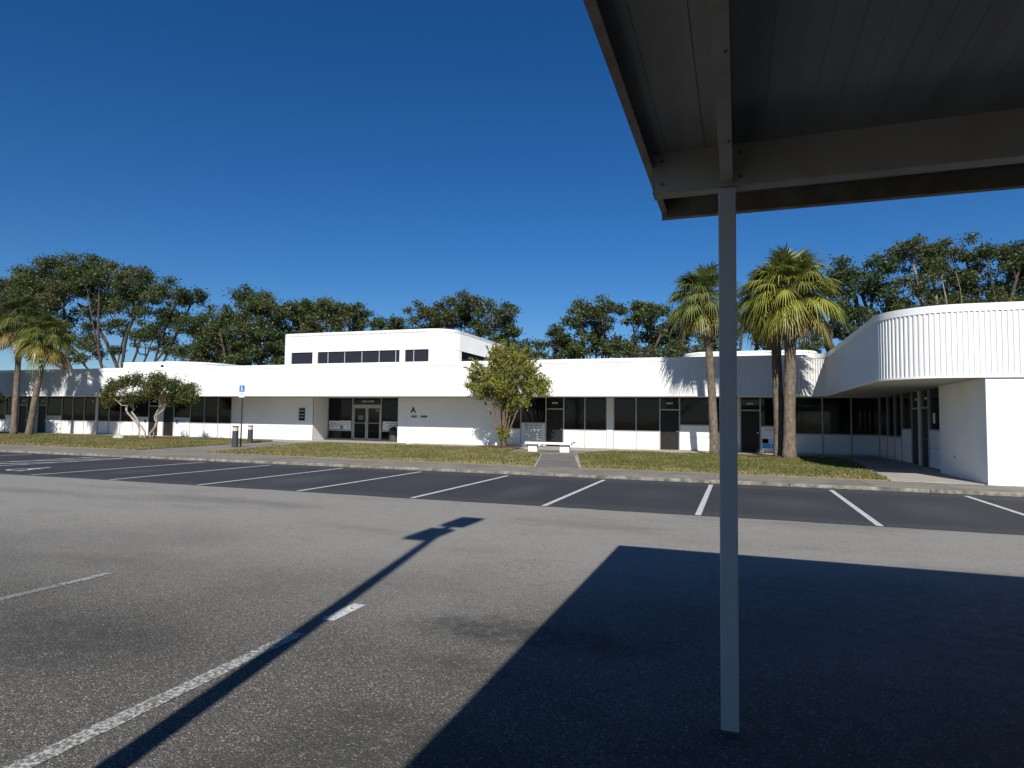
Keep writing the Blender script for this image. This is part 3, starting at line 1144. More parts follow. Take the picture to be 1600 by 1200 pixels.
# litter bin in the entrance
tb = tag(empty('litter_bin', (-20.35, 35.3, ZS)), 'dark litter bin with domed lid beside the glass entrance doors', 'bin')
m = MB()
m.tube([(-20.35, 35.3, ZS), (-20.35, 35.3, 0.15), (-20.35, 35.3, 0.78), (-20.35, 35.3, 0.80)], [0.25, 0.27, 0.29, 0.29], 16)
m.build('body', 'bin_dark', tb)
m = MB()
m.tube([(-20.35, 35.3, 0.80), (-20.35, 35.3, 0.84), (-20.35, 35.3, 0.95), (-20.35, 35.3, 1.02), (-20.35, 35.3, 1.04)], [0.31, 0.31, 0.24, 0.09, 0.03], 16)
m.build('lid', 'letter_black', tb)

# ------------------------------------------------------------------ bench
bx, by = -8.42, 29.0
bn = tag(empty('concrete_bench', (bx, by, ZS)), 'white concrete slab bench on two block legs beside the narrow path', 'bench')
m = MB()
m.box(bx-1.12, bx+1.12, by-0.24, by+0.22, 0.44, 0.54)
m.build('seat', 'bench_white', bn, bevel=0.015)
for s_ in (-1, 1):
    m = MB()
    c_ = bx+s_*0.78
    m.prism([(c_-0.22, by-0.10), (c_+0.22, by-0.10), (c_+0.22, by+0.12), (c_-0.22, by+0.12)], ZS-0.01, 0.438)
    m.build('leg', 'bench_white', bn, bevel=0.01)

# ------------------------------------------------------------------ bollard lights and access sign


def bollard(x, y, label, h=1.02):
    b_ = tag(empty('bollard_light', (x, y, ZS)), label, 'bollard', 'bollard lights along the entrance path')
    m = MB()
    m.tube([(x, y, ZS-0.02), (x, y, ZS+h-0.23)], [0.145, 0.14], 18)
    m.build('column', 'bollard_dark', b_)
    m = MB()
    m.tube([(x, y, ZS+h-0.23), (x, y, ZS+h-0.05)], [0.132, 0.132], 18)
    m.build('lens', 'bollard_lens', b_)
    m = MB()
    m.tube([(x, y, ZS+h-0.05), (x, y, ZS+h-0.01), (x, y, ZS+h)], [0.148, 0.148, 0.13], 18)
    m.build('cap', 'bollard_dark', b_)
    return b_


bollard(-22.62, 24.35, 'dark bollard light standing right against the access sign post')
bollard(-25.62, 28.7, 'dark bollard light alone on the grass edge nearer the blank wall', 0.98)
ax, ay = -22.74, 24.85
sp = tag(empty('access_parking_sign', (ax, ay, ZS)), 'blue and white wheelchair parking sign on a thin black post', 'sign')
m = MB()
m.tube([(ax, ay, ZS-0.05), (ax, ay, 2.6), (ax-0.0, ay, 3.0)], [0.035, 0.035, 0.035], 8)
m.build('post', 'post_black', sp)
m = MB()
m.box(ax-0.155, ax+0.155, ay-0.05, ay-0.04, 2.76, 3.07)
pl = m.build('plate', 'sign_blue', sp)
symbol(ax, 2.915, 0.25, 0, 'up', ay-0.053).build('access_symbol', 'sign_white', pl)
m = MB()
m.box(ax-0.165, ax+0.155, ay-0.05, ay-0.04, 2.49, 2.745)
pl = m.build('lower_plate', 'sign_white', sp)
for z in (2.67, 2.62, 2.55):
    m = MB()
    m.box(ax-0.11, ax+0.11, ay-0.054, ay-0.051, z, z+0.022)
    m.build('lettering', 'ink_blue', pl)

# ------------------------------------------------------------------ trees


def leaf_cloud(name, centers, radii, counts, flat, size, palette, seed, parent, material='leaf', aspect=0.45, up=0.35):
    r = np.random.RandomState(seed)
    C = np.repeat(centers, counts, 0)
    Rr = np.repeat(radii, counts)
    n = len(C)
    d = r.normal(0, 1, (n, 3))
    d /= np.linalg.norm(d, axis=1)[:, None]+1e-9
    rad = r.rand(n)**0.55
    rad = np.where(r.rand(n) < 0.16, rad*1.55, rad)            # loose sprigs outside the clump
    P = C+d*(rad*Rr)[:, None]*np.array([1, 1, flat])
    P[:, 2] += (r.rand(n)-0.6)*0.25*Rr*np.abs(d[:, 0])
    a = r.normal(0, 1, (n, 3))
    a[:, 2] -= 0.25
    a /= np.linalg.norm(a, axis=1)[:, None]
    nn = r.normal(0, 1, (n, 3))
    nn[:, 2] += up*2
    b = np.cross(nn, a)
    b /= np.linalg.norm(b, axis=1)[:, None]+1e-9
    nrm = np.cross(a, b)
    L = (size*r.uniform(0.6, 1.4, n))[:, None]
    Wd = L*aspect
    V = np.zeros((n, 4, 3))
    V[:, 0] = P-a*L*0.5
    V[:, 1] = P+b*Wd*0.5+nrm*Wd*0.18
    V[:, 2] = P+a*L*0.5
    V[:, 3] = P-b*Wd*0.5+nrm*Wd*0.18
    pal = np.array(palette)
    ci = np.repeat(r.randint(0, len(pal), len(centers)), counts)
    alt = r.rand(n) < 0.45
    ci = np.where(alt, r.randint(0, len(pal), n), ci)
    c = pal[ci]*r.uniform(0.7, 1.3, (n, 1))
    return np_mesh(name, V.reshape(-1, 3), np.arange(4*n).reshape(-1, 4), np.repeat(c, 4, 0), material, parent)


def skeleton(root_pts, root_r, targets, seed, twig=0.03, power=0.55, wig=0.10, mains=()):
    """limbs grown from a trunk to every foliage clump; returns a list of (points, radii)"""
    r = np.random.RandomState(seed)
    nodes = [np.asarray(p, float) for p in root_pts]
    parent = [i-1 for i in range(len(nodes))]
    base = np.array(root_pts[-1], float)
    tr = len(nodes)
    for t in mains:                              # primary limbs fan out from the fork
        t = np.asarray(t, float)
        k0 = tr-1-int(r.randint(0, 2))
        p = nodes[k0]
        bow = r.normal(0, 0.07, 3)*np.linalg.norm(t-p)
        prev = k0
        for j in range(1, 8):
            q_ = j/7
            flat_ = np.array([t[0]-p[0], t[1]-p[1], 0])*(q_**0.9)+np.array([0, 0, t[2]-p[2]])*(q_**1.15)
            nodes.append(p+flat_+bow*sin(pi*q_)+r.normal(0, 0.10, 3))
            parent.append(prev)
            prev = len(nodes)-1
    order = np.argsort([np.linalg.norm(t-base) for t in targets])
    ends = []
    for k in order:
        t = np.asarray(targets[k], float)
        N = np.array(nodes)
        d = np.linalg.norm(N-t, axis=1)
        lift = np.maximum(0, N[:, 2]-t[2])
        d = d+lift*0.8
        d[:max(1, len(root_pts)-2)] += 4
        i = int(np.argmin(d))
        p = N[i]
        n = max(2, int(np.linalg.norm(t-p)/1.2))
        n = min(n, 6)
        bow = r.normal(0, wig, 3)*np.linalg.norm(t-p)
        prev = i
        for j in range(1, n+1):
            s = j/n
            q = p+(t-p)*s+bow*sin(pi*s)*0.8+np.array([0, 0, -0.10*np.linalg.norm(t-p)*sin(pi*s)])
            nodes.append(q)
            parent.append(prev)
            prev = len(nodes)-1
        ends.append(prev)
    load = np.zeros(len(nodes))
    for e in ends:
        load[e] += 1
    for i in range(len(nodes)-1, 0, -1):
        load[parent[i]] += load[i]
    tot = max(load[0], 1)
    rad = np.maximum(twig, root_r*(load/tot)**power)
    return nodes, parent, rad


def limbs(name, nodes, parent, rad, material, par, k=6):
    m = MB()
    kids = {}
    for i, p in enumerate(parent):
        if p >= 0:
            kids.setdefault(p, []).append(i)
    done = set()

    def chain(start, first):
        pts, rr = [], []
        if start >= 0:
            pts.append(nodes[start])
            rr.append(min(rad[start], rad[first]*1.15))
        i = first
        stack = []
        while True:
            pts.append(nodes[i])
            rr.append(rad[i])
            ch = kids.get(i, [])
            if not ch:
                break
            ch = sorted(ch, key=lambda q: -rad[q])
            for q in ch[1:]:
                stack.append((i, q))
            i = ch[0]
        if len(pts) > 1:
            m.tube(pts, rr, k, cap=False)
        return stack
    todo = [(-1, 0)]
    while todo:
        a, b = todo.pop()
        todo += chain(a, b)
    return m.build(name, material, par, smooth=True)


OAK = [(0.042, 0.066, 0.020), (0.055, 0.084, 0.024), (0.072, 0.100, 0.028), (0.092, 0.112, 0.032), (0.048, 0.070, 0.024), (0.095, 0.090, 0.036)]
OAK_DARK = [(0.034, 0.056, 0.019), (0.045, 0.070, 0.023), (0.060, 0.085, 0.027)]
OAK_BROWN = [(0.055, 0.078, 0.024), (0.078, 0.096, 0.030), (0.100, 0.094, 0.038), (0.068, 0.094, 0.028), (0.060, 0.082, 0.028)]


def px_tree(name, label, Y, trunk_px, lobes, seed, palette=OAK, leaf=0.30, dens=1.0, clump=1.15, trunk_r=0.45, group='trees beyond the office building', flat=0.62, fork_z=3.6, gap=0.0, thick=0.75, trunk_mat='oak_bark', cat='tree'):
    """crown lobes are ellipses measured in the photograph (px), carried to the plane where the tree stands"""
    r = np.random.RandomState(seed)
    b = at(trunk_px, 600, Y)
    bx_, by_ = b[0], Y
    root = tag(empty(name, (bx_, by_, 0)), label, cat, group)
    T, RR, mains = [], [], []
    for (lx, ly, rx, ry) in lobes:
        c = at(lx, ly, Y)
        mains.append(c+np.array([0, r.normal(0, 1.2), -0.2]))
        s = depth(c)/F_PX
        a, h = rx*s, ry*s
        dd = min(a, h*1.6)*thick+0.6
        vol = a*h*dd
        n = max(7, int(vol**0.72*5.0*dens))
        got = 0
        tries = 0
        while got < n and tries < 4000:
            tries += 1
            d = r.normal(0, 1, 3)
            d /= np.linalg.norm(d)
            q = r.rand()**0.40
            off_ = d*q*np.array([a, dd, h])
            # spread lobes to the sides of the view plane
            if gap and r.rand() < gap and q < 0.7:
                continue
            u_ = np.array([_r[0], _r[1], 0])*off_[0]+np.array([-_r[1], _r[0], 0])*off_[1]+np.array([0, 0, off_[2]])
            T.append(c+u_+np.array([0, r.normal(0, 0.8), 0]))
            RR.append(clump*r.uniform(0.6, 1.4)*min(1.0, 0.45+0.25*min(a, h)))
            got += 1
    T = np.array(T)
    RR = np.array(RR)
    top = T[:, 2].max()
    cz = T[:, 2].min()*0.55+T[:, 2].mean()*0.45
    fz = fork_z
    trunk = [(bx_, by_, -0.1), (bx_+r.normal(0, 0.1), by_, fz*0.35), (bx_+r.normal(0, 0.25), by_+r.normal(0, 0.2), fz*0.7), (bx_+r.normal(0, 0.3), by_+r.normal(0, 0.3), fz)]
    nodes, par, rad = skeleton(trunk, trunk_r, T, seed+1, twig=0.02, mains=mains)
    rad[0] = trunk_r*1.25
    limbs('trunk', nodes, par, rad, trunk_mat, root)
    leaf *= 0.82
    counts = np.maximum(50, (RR**2*255*(0.30/leaf)**1.6)).astype(int)
    leaf_cloud('crown', T, RR, counts, flat, leaf, palette, seed+2, root)
    return root


px_tree('oak_tree', 'huge spreading oak with dark fanning limbs behind the two leaning palms', 50, 186,
        [(45, 455, 36, 30), (95, 432, 48, 26), (140, 425, 42, 22), (180, 432, 34, 22), (232, 440, 40, 22), (270, 462, 36, 20), (300, 460, 18, 10), (120, 470, 60, 26), (60, 500, 52, 30), (200, 475, 52, 22), (255, 500, 48, 18),
         (300, 510, 34, 20), (120, 520, 46, 18), (330, 535, 30, 16), (60, 556, 44, 10), (130, 558, 30, 9), (270, 548, 46, 11), (10, 470, 30, 36), (195, 515, 56, 14), (150, 540, 46, 12), (230, 530, 50, 14), (320, 560, 40, 9), (20, 530, 30, 18)], 101, trunk_r=0.62, leaf=0.30, gap=0.45, fork_z=3.2, palette=OAK, dens=0.60)
px_tree('oak_tree', 'tall dense oak just left of the upper storey with a peaked crown', 51, 402,
        [(385, 462, 20, 15), (405, 480, 34, 20), (440, 485, 24, 18), (360, 495, 26, 20), (400, 515, 50, 22), (350, 535, 40, 22), (430, 540, 30, 26), (330, 505, 18, 20), (400, 560, 50, 12), (320, 548, 40, 18), (370, 566, 60, 8), (440, 562, 14, 12)], 111, trunk_r=0.5, palette=OAK, leaf=0.32)
px_tree('oak_tree', 'rounded oak rising behind the left end of the upper storey', 54, 505,
        [(480, 480, 26, 16), (522, 478, 22, 18), (552, 486, 24, 15), (500, 500, 46, 16), (560, 505, 20, 10), (470, 515, 24, 18), (520, 520, 50, 14)], 121, trunk_r=0.45, palette=OAK_BROWN, leaf=0.32)
px_tree('oak_tree', 'small treetops peeking over the middle of the upper storey', 60, 605,
        [(592, 507, 13, 8), (622, 506, 16, 9), (610, 520, 34, 9), (640, 520, 20, 10)], 131, trunk_r=0.25, leaf=0.32)
px_tree('oak_tree', 'broad loose oak over the rounded corner of the upper storey', 56, 735,
        [(668, 488, 24, 17), (705, 480, 24, 15), (745, 476, 32, 15), (782, 492, 26, 18), (800, 515, 18, 18), (730, 500, 46, 16), (670, 508, 26, 10), (765, 520, 36, 18), (790, 540, 26, 16), (700, 500, 60, 14), (815, 545, 20, 16)], 141, trunk_r=0.36, gap=0.15, dens=1.05, palette=OAK_BROWN, leaf=0.30, clump=0.95)
px_tree('oak_tree', 'low scrubby tree beyond the roof right of the myrtle', 52, 862,
        [(835, 548, 26, 14), (868, 545, 22, 16), (880, 528, 9, 8), (868, 518, 9, 6), (845, 560, 40, 10), (890, 555, 20, 12)], 151, trunk_r=0.25, dens=1.05, clump=0.85, leaf=0.28)
px_tree('oak_tree', 'bushy oak with tall left shoulder left of the forked palm group', 53, 935,
        [(908, 484, 15, 14), (926, 492, 22, 16), (900, 502, 14, 12), (945, 505, 18, 20), (928, 530, 40, 18), (915, 548, 34, 12), (960, 482, 18, 10), (895, 545, 26, 16), (955, 546, 34, 14)], 161, dens=1.2, trunk_r=0.32, palette=OAK, leaf=0.30, clump=0.95)
px_tree('oak_tree', 'dark oak crown directly behind the palm beside the carport post', 52, 1012,
        [(985, 487, 24, 12), (1018, 480, 22, 13), (1000, 502, 26, 14), (1040, 500, 24, 18), (1020, 525, 32, 16), (1055, 525, 24, 22), (1075, 505, 18, 16), (1000, 546, 46, 12), (1050, 545, 36, 14)], 171, dens=1.25, trunk_r=0.34, palette=OAK_DARK+OAK[2:4], leaf=0.30, gap=0.2, clump=0.95)
px_tree('hedge', 'clipped green hedge line showing just above the roof behind the palm', 47.5, 1020,
        [(985, 552, 22, 8), (1020, 551, 26, 9), (1055, 552, 22, 8), (1085, 548, 16, 9)], 181, trunk_r=0.12, palette=[(0.055, 0.072, 0.02), (0.075, 0.085, 0.024)], leaf=0.22, clump=0.7, group='trees beyond the office building', cat='hedge')
px_tree('oak_tree', 'leafy tree filling the gap between the palm crowns above the roof drum', 50, 1140,
        [(1105, 530, 22, 16), (1140, 520, 30, 18), (1185, 525, 28, 16), (1165, 500, 26, 16), (1120, 545, 40, 9), (1210, 535, 16, 14)], 191, trunk_r=0.3, palette=OAK_BROWN, leaf=0.28, clump=0.85)
px_tree('oak_tree', 'dark dense oak right of the tall palm crown', 46.9, 1345,
        [(1330, 420, 22, 16), (1372, 418, 26, 18), (1345, 450, 40, 24), (1385, 458, 30, 22), (1318, 470, 24, 24), (1345, 490, 44, 18), (1400, 480, 22, 14), (1300, 445, 14, 14), (1325, 512, 26, 16), (1375, 500, 40, 14)], 201, dens=1.3, trunk_r=0.36, palette=OAK_DARK+OAK[2:3], leaf=0.28, clump=0.9)
px_tree('oak_tree', 'sparse low branches of a tree in the gap above the inner roof corner', 47.5, 1310,
        [(1290, 515, 16, 16), (1275, 538, 22, 9), (1250, 545, 14, 7), (1312, 505, 16, 18)], 211, trunk_r=0.22, palette=OAK, leaf=0.26, gap=0.4, dens=0.7, clump=0.75)
px_tree('oak_tree', 'tallest flat-topped oak with pale trunk above the ribbed wing', 46.6, 1474,
        [(1445, 381, 32, 11), (1490, 388, 20, 9), (1418, 396, 26, 10), (1452, 402, 36, 11), (1440, 425, 30, 12), (1478, 428, 26, 14), (1425, 450, 26, 14), (1500, 440, 20, 14), (1455, 465, 50, 12), (1440, 485, 44, 12), (1500, 478, 40, 12)], 221, dens=1.35, trunk_r=0.24, palette=OAK_BROWN, leaf=0.25, gap=0.15, clump=0.9, trunk_mat='forked_bark', thick=0.9)
px_tree('oak_tree', 'wide oak behind the rounded wing running out of view', 46.8, 1575,
        [(1515, 402, 18, 9), (1550, 398, 26, 13), (1592, 392, 26, 14), (1530, 425, 34, 14), (1580, 425, 40, 20), (1540, 450, 46, 16), (1600, 455, 40, 20), (1640, 410, 40, 26), (1500, 462, 30, 10), (1650, 450, 40, 24), (1550, 474, 50, 12), (1610, 470, 50, 14)], 231, dens=1.3, trunk_r=0.34, palette=OAK, leaf=0.25, gap=0.1, clump=0.95)

# out of the frame to the left: the dense tree whose shade falls on the fascia end
px_tree('shade_oak', 'dense evergreen standing on the lawn left of the two leaning palms', 26.4, -112,
        [(-112, 500, 66, 46), (-112, 560, 62, 40), (-100, 450, 50, 34), (-108, 610, 62, 34)], 241, trunk_r=0.3, palette=OAK_DARK, leaf=0.26, clump=0.9, dens=1.9, group='trees on the front lawn', thick=1.0)

# trees across the lot, behind the camera, which the windows mirror
proto = [o for o in bpy.data.objects if o.parent is None and o.name.startswith('oak_tree')]
for i, (src, x, y, lb) in enumerate(((1, -46, -42, 'dense oak across the parking lot facing the west windows'), (4, -28, -46, 'loose oak across the parking lot facing the entrance'), (1, -10, -44, 'dense oak across the parking lot facing the bench'), (4, 8, -43, 'loose oak across the lot behind the carport'), (1, 26, -45, 'dense oak across the lot facing the wing'))):
    c_ = copy_tree(proto[src])
    c_.location = (x, y, 0)
    c_.rotation_euler = (0, 0, i*1.3)
    tag(c_, lb, 'tree', 'trees across the parking lot')

# ---- palms


def palm(label, base, top, crown_r, nf, seed, trunk_r=0.19, name='cabbage_palm', dead=10, yellow=0.3, group='cabbage palms on the lawn', bend=0.15, tone=1.0):
    r = np.random.RandomState(seed)
    root = tag(empty(name, (base[0], base[1], ZS)), label, 'palm tree', group)
    base = np.array([base[0], base[1], ZS-0.05])
    top = np.array(top, float)
    pts, rr = [], []
    n = 26
    for i in range(n+1):
        s = i/n
        p = base+(top-base)*s
        p = p+np.array([(top-base)[0], (top-base)[1], 0])*(-bend)*sin(pi*s)
        pts.append(p)
        fl = 1.22-0.22*min(1, s*7)
        rr.append(trunk_r*fl*(1.0-0.14*s)*(1+r.uniform(-0.05, 0.05))*(1.12 if s > 0.9 else 1))
    m = MB()
    m.tube(pts, rr, 14)
    m.build('trunk', 'palm_bark', root, smooth=True)
    # old leaf bases under the crown
    m = MB()
    for i in range(34):
        a = i*2.4
        z = -0.75+0.026*i
        p = top+np.array([0, 0, z])
        d = np.array([cos(a), sin(a), 0])
        m.tube([p+d*trunk_r*0.75, p+d*(trunk_r+0.08)+np.array([0, 0, 0.18]), p+d*(trunk_r+0.13)+np.array([0, 0, 0.36])], [0.055, 0.04, 0.02], 4)
    m.build('leaf_base', 'palm_bark', root)

    def fronds(nm, specs):
        V, F, Cc = [], [], []
        for (az, el, plen, fl, col, droop) in specs:
            d = np.array([cos(az)*cos(el), sin(az)*cos(el), sin(el)])
            side = np.array([-sin(az), cos(az), 0])
            upv = np.cross(d, side)*-1
            if upv[2] < 0:
                upv = -upv
            # petiole
            p0 = top+d*0.05
            cps = []
            for j in range(5):
                s = j/4
                cps.append(p0+d*plen*s+np.array([0, 0, -droop*0.35*plen*s*s]))
            wdt = 0.022
            for j in range(4):
                k0 = len(V)
                V += [cps[j]-side*wdt, cps[j]+side*wdt, cps[j+1]+side*wdt, cps[j+1]-side*wdt]
                F.append((k0, k0+1, k0+2, k0+3))
                Cc += [np.array([0.11, 0.13, 0.035])]*4
            tip = cps[-1]
            td = cps[-1]-cps[-2]
            td /= np.linalg.norm(td)
            nl = 34
            for q in range(nl):
                u = (q+0.5)/nl*2-1
                ang = u*radians(128)
                # costapalmate: middle leaflets start further along the midrib
                st = tip+td*fl*0.22*(1-abs(u))
                dirv = td*cos(ang)+side*sin(ang)*0.95+upv*(0.18*abs(u))
                dirv /= np.linalg.norm(dirv)
                L = fl*(1.0-0.38*abs(u)**1.6)*r.uniform(0.88, 1.08)
                wd = 0.034*r.uniform(0.8, 1.25)*fl
                dr = droop*r.uniform(0.7, 1.4)
                perp = np.cross(dirv, upv)
                perp /= np.linalg.norm(perp)+1e-9
                prev = None
                cc = col*r.uniform(0.75, 1.25)
                for j in range(5):
                    s = j/4
                    c_ = st+dirv*L*(s-0.12*s*s*dr)+np.array([0, 0, -1.0])*L*dr*0.62*s**2.2
                    w_ = wd*(0.55+0.9*s if s < 0.4 else 0.91*(1-s)/0.6+0.05)
                    cur = (c_-perp*w_, c_+perp*w_)
                    if prev is not None:
                        k0 = len(V)
                        V += [prev[0], prev[1], cur[1], cur[0]]
                        F.append((k0, k0+1, k0+2, k0+3))
                        Cc += [cc, cc, cc*(1.05 if s < 0.9 else 1.3), cc*(1.05 if s < 0.9 else 1.3)]
                    prev = cur
        return np_mesh(nm, np.array(V), np.array(F), np.array(Cc), 'frond', root)
    green = np.array([0.085, 0.118, 0.034])*tone
    lime = np.array([0.225, 0.235, 0.042])*tone
    brown = np.array([0.26, 0.165, 0.07])
    specs = []
    for i in range(nf):
        s = (i+0.5)/nf
        el = radians(76-114*s**1.12)+r.normal(0, 0.14)
        az = i*2.39996+r.normal(0, 0.25)
        t = np.clip((s-0.15)*0.8+yellow*0.66+r.normal(0, 0.16), 0, 1)
        col = green*(1-t)+lime*t
        if s > 0.86 and r.rand() < 0.6:
            col = col*0.5+brown*0.5
        specs.append((az, el, crown_r*r.uniform(0.44, 0.60), crown_r*r.uniform(0.44, 0.56), col, 0.48+0.42*s+r.uniform(0, 0.3)))
    fronds('crown', specs)
    specs = []
    for i in range(dead):
        az = i*2.39996*1.7+r.normal(0, 0.3)
        el = radians(r.uniform(-62, -35))
        t = r.rand()
        specs.append((az, el, crown_r*r.uniform(0.3, 0.42), crown_r*r.uniform(0.36, 0.46), brown*(1-t*0.5)+lime*t*0.5, 0.9))
    if specs:
        fronds('dead_frond', specs)
    return root


def P3(px, py, Y):
    p = at(px, py, Y)
    return (p[0], p[1], p[2])


palm('cabbage palm with ragged open crown half hidden by the carport post', (-1.02, 30.4), P3(1100, 464, 30.2), 1.85, 56, 301, yellow=0.15, dead=18)
palm('sunlit cabbage palm with full drooping yellow-green crown, front of the close pair', (1.97, 28.65), P3(1237, 452, 28.6), 2.1, 84, 302, yellow=0.8, dead=14, trunk_r=0.245)
palm('cabbage palm with shaded dark trunk directly behind the full-crowned one', (1.66, 29.55), P3(1208, 458, 29.6), 1.85, 56, 303, yellow=0.5, dead=10, trunk_r=0.22)
palm('straighter of two leaning palms, grey-green ragged crown before the huge oak', (-46.2, 29.5), P3(33, 498, 29.5), 2.3, 48, 304, yellow=0.0, dead=9, trunk_r=0.19, tone=0.72)
palm('shorter leaning palm with bright compact crown before the huge oak', (-43.95, 29.0), P3(75, 524, 29.0), 1.95, 58, 305, yellow=0.35, dead=8, trunk_r=0.20, bend=0.05, tone=0.85)

# ---- small garden trees


def garden_tree(label, name, base, stems, lobes, Y, seed, palette, leaf, clump, dens, bark, stem_r, flat=0.8, twigs=0.012, per=150, aspect=0.5, spikes=0, heart=None, twist=0.0):
    r = np.random.RandomState(seed)
    root = tag(empty(name, (base[0], base[1], ZS)), label, 'tree', 'small trees on the lawn')
    T, RR = [], []
    for (lx, ly, rx, ry) in lobes:
        c = at(lx, ly, Y)
        s = depth(c)/F_PX
        a, h = rx*s, ry*s
        n = max(5, int((a*h*a)**0.7*15*dens))
        for i in range(n):
            d = r.normal(0, 1, 3)
            d /= np.linalg.norm(d)
            q = r.rand()**0.45
            T.append(c+d*q*np.array([a, a*0.9, h]))
            RR.append(clump*r.uniform(0.6, 1.3))
    sm = MB()
    for i in range(spikes):                      # upright and outward shoots that break the outline
        az, el = r.uniform(0, 2*pi), radians(r.uniform(-8, 88))
        d = np.array([cos(az)*cos(el), sin(az)*cos(el), sin(el)*0.92])
        h0 = np.array(heart[:3])
        R_ = heart[3]*r.uniform(0.92, 1.22)
        sm.tube([h0+d*R_*0.45, h0+d*R_*0.8+np.array([0, 0, 0.05]), h0+d*R_+np.array([0, 0, 0.12])], [0.012, 0.009, 0.004], 4, cap=False)
        for q in (0.72, 0.80, 0.88, 0.95, 1.0):
            T.append(h0+d*R_*q+np.array([0, 0, 0.12*q*q]))
            RR.append(clump*(0.52-0.28*q))
    if spikes:
        sm.build('shoots', bark, root)['kind'] = 'stuff'
    T, RR = np.array(T), np.array(RR)
    groups = [[] for _ in stems]
    for i, t in enumerate(T):
        e = [np.linalg.norm(t-np.array(s[-1]))+r.uniform(0, 0.4) for s in stems]
        groups[int(np.argmin(e))].append(i)
    for s, gi in zip(stems, groups):
        if twist:                                # crooked growth
            q = []
            for a_, b_ in zip(s[:-1], s[1:]):
                a_, b_ = np.array(a_), np.array(b_)
                q += [a_, a_+(b_-a_)*0.33+r.normal(0, twist, 3)*np.array([1, 1, 0.3]), a_+(b_-a_)*0.67+r.normal(0, twist, 3)*np.array([1, 1, 0.3])]
            s = q+[np.array(s[-1])]
        tg = T[gi] if gi else np.array([np.array(s[-1])+np.array([0, 0, 0.3])])
        nodes, par, rad = skeleton(s, stem_r, tg, seed+7, twig=twigs, power=0.45, wig=0.16)
        limbs('stem', nodes, par, rad, bark, root, 6)
    counts = np.maximum(12, (per*(RR/clump)**2)).astype(int)
    leaf_cloud('crown', T, RR, counts, flat, leaf, palette, seed+2, root, 'thin_leaf', aspect=aspect)
    return root


def stem(*pp):
    return [(p[0], p[1], p[2]) for p in pp]


Yl = 29.2
garden_tree('small spreading tree with twisted pale trunks and flat-topped crown', 'ligustrum_tree', (-33.6, Yl),
            [[P3(224, 688, Yl), P3(216, 664, Yl), P3(204, 650, Yl), P3(199, 634, Yl)],
             [P3(226, 688, Yl+0.1), P3(222, 668, Yl+0.1), P3(206, 644, Yl+0.2), P3(204, 632, Yl+0.3)],
             [P3(236, 688, Yl+0.5), P3(243, 664, Yl+0.5), P3(242, 650, Yl+0.5), P3(250, 636, Yl+0.5)],
             [P3(237, 688, Yl+0.4), P3(246, 656, Yl+0.4), P3(258, 634, Yl+0.3), P3(272, 628, Yl+0.2)]],
            [(168, 610, 15, 12), (180, 604, 16, 8), (200, 598, 16, 10), (212, 593, 14, 7), (240, 596, 28, 10), (262, 602, 26, 12), (285, 612, 20, 14), (270, 622, 30, 10), (232, 616, 22, 10), (205, 622, 16, 7), (172, 624, 14, 9), (298, 622, 10, 10)],
            Yl, 401, [(0.075, 0.105, 0.022), (0.105, 0.125, 0.030), (0.13, 0.14, 0.038), (0.14, 0.10, 0.042), (0.06, 0.085, 0.022)], 0.12, 0.44, 1.45, 'pale_bark', 0.062, per=230, twist=0.09)
Ym = 31.2
cb = P3(786, 699, Ym)
stems = []
rs = random.Random(12)
for i, (tx, ty) in enumerate(((752, 618), (764, 600), (776, 596), (786, 590), (797, 596), (808, 602), (822, 618), (790, 610))):
    y_ = Ym+rs.uniform(-0.5, 0.5)
    stems.append([(cb[0]+rs.uniform(-0.15, 0.15), Ym+rs.uniform(-0.12, 0.12), ZS-0.02), P3(786+(tx-786)*0.28, 672, Ym+(y_-Ym)*0.3), P3(786+(tx-786)*0.58, 645, Ym+(y_-Ym)*0.6), P3(tx, ty, y_)])
garden_tree('bushy multi-stemmed myrtle with yellow-green leaves beside the tall grey sign', 'crape_myrtle', (cb[0], Ym), stems,
            [(790, 562, 26, 16), (770, 580, 30, 18), (815, 578, 28, 18), (755, 596, 24, 16), (785, 598, 40, 20), (828, 596, 22, 16), (770, 618, 30, 14), (808, 620, 32, 14), (845, 598, 11, 6), (846, 610, 10, 5), (738, 604, 10, 6), (742, 588, 8, 5), (783, 550, 8, 6), (800, 632, 22, 7), (786, 676, 5, 12)],
            Ym, 411, [(0.25, 0.28, 0.055), (0.32, 0.335, 0.065), (0.19, 0.235, 0.048), (0.33, 0.265, 0.062), (0.28, 0.31, 0.056)], 0.11, 0.32, 1.5, 'myrtle_bark', 0.045, flat=0.9, per=150, spikes=95, heart=(*P3(790, 600, Ym), 1.95))

# mulch beds, edging and rock


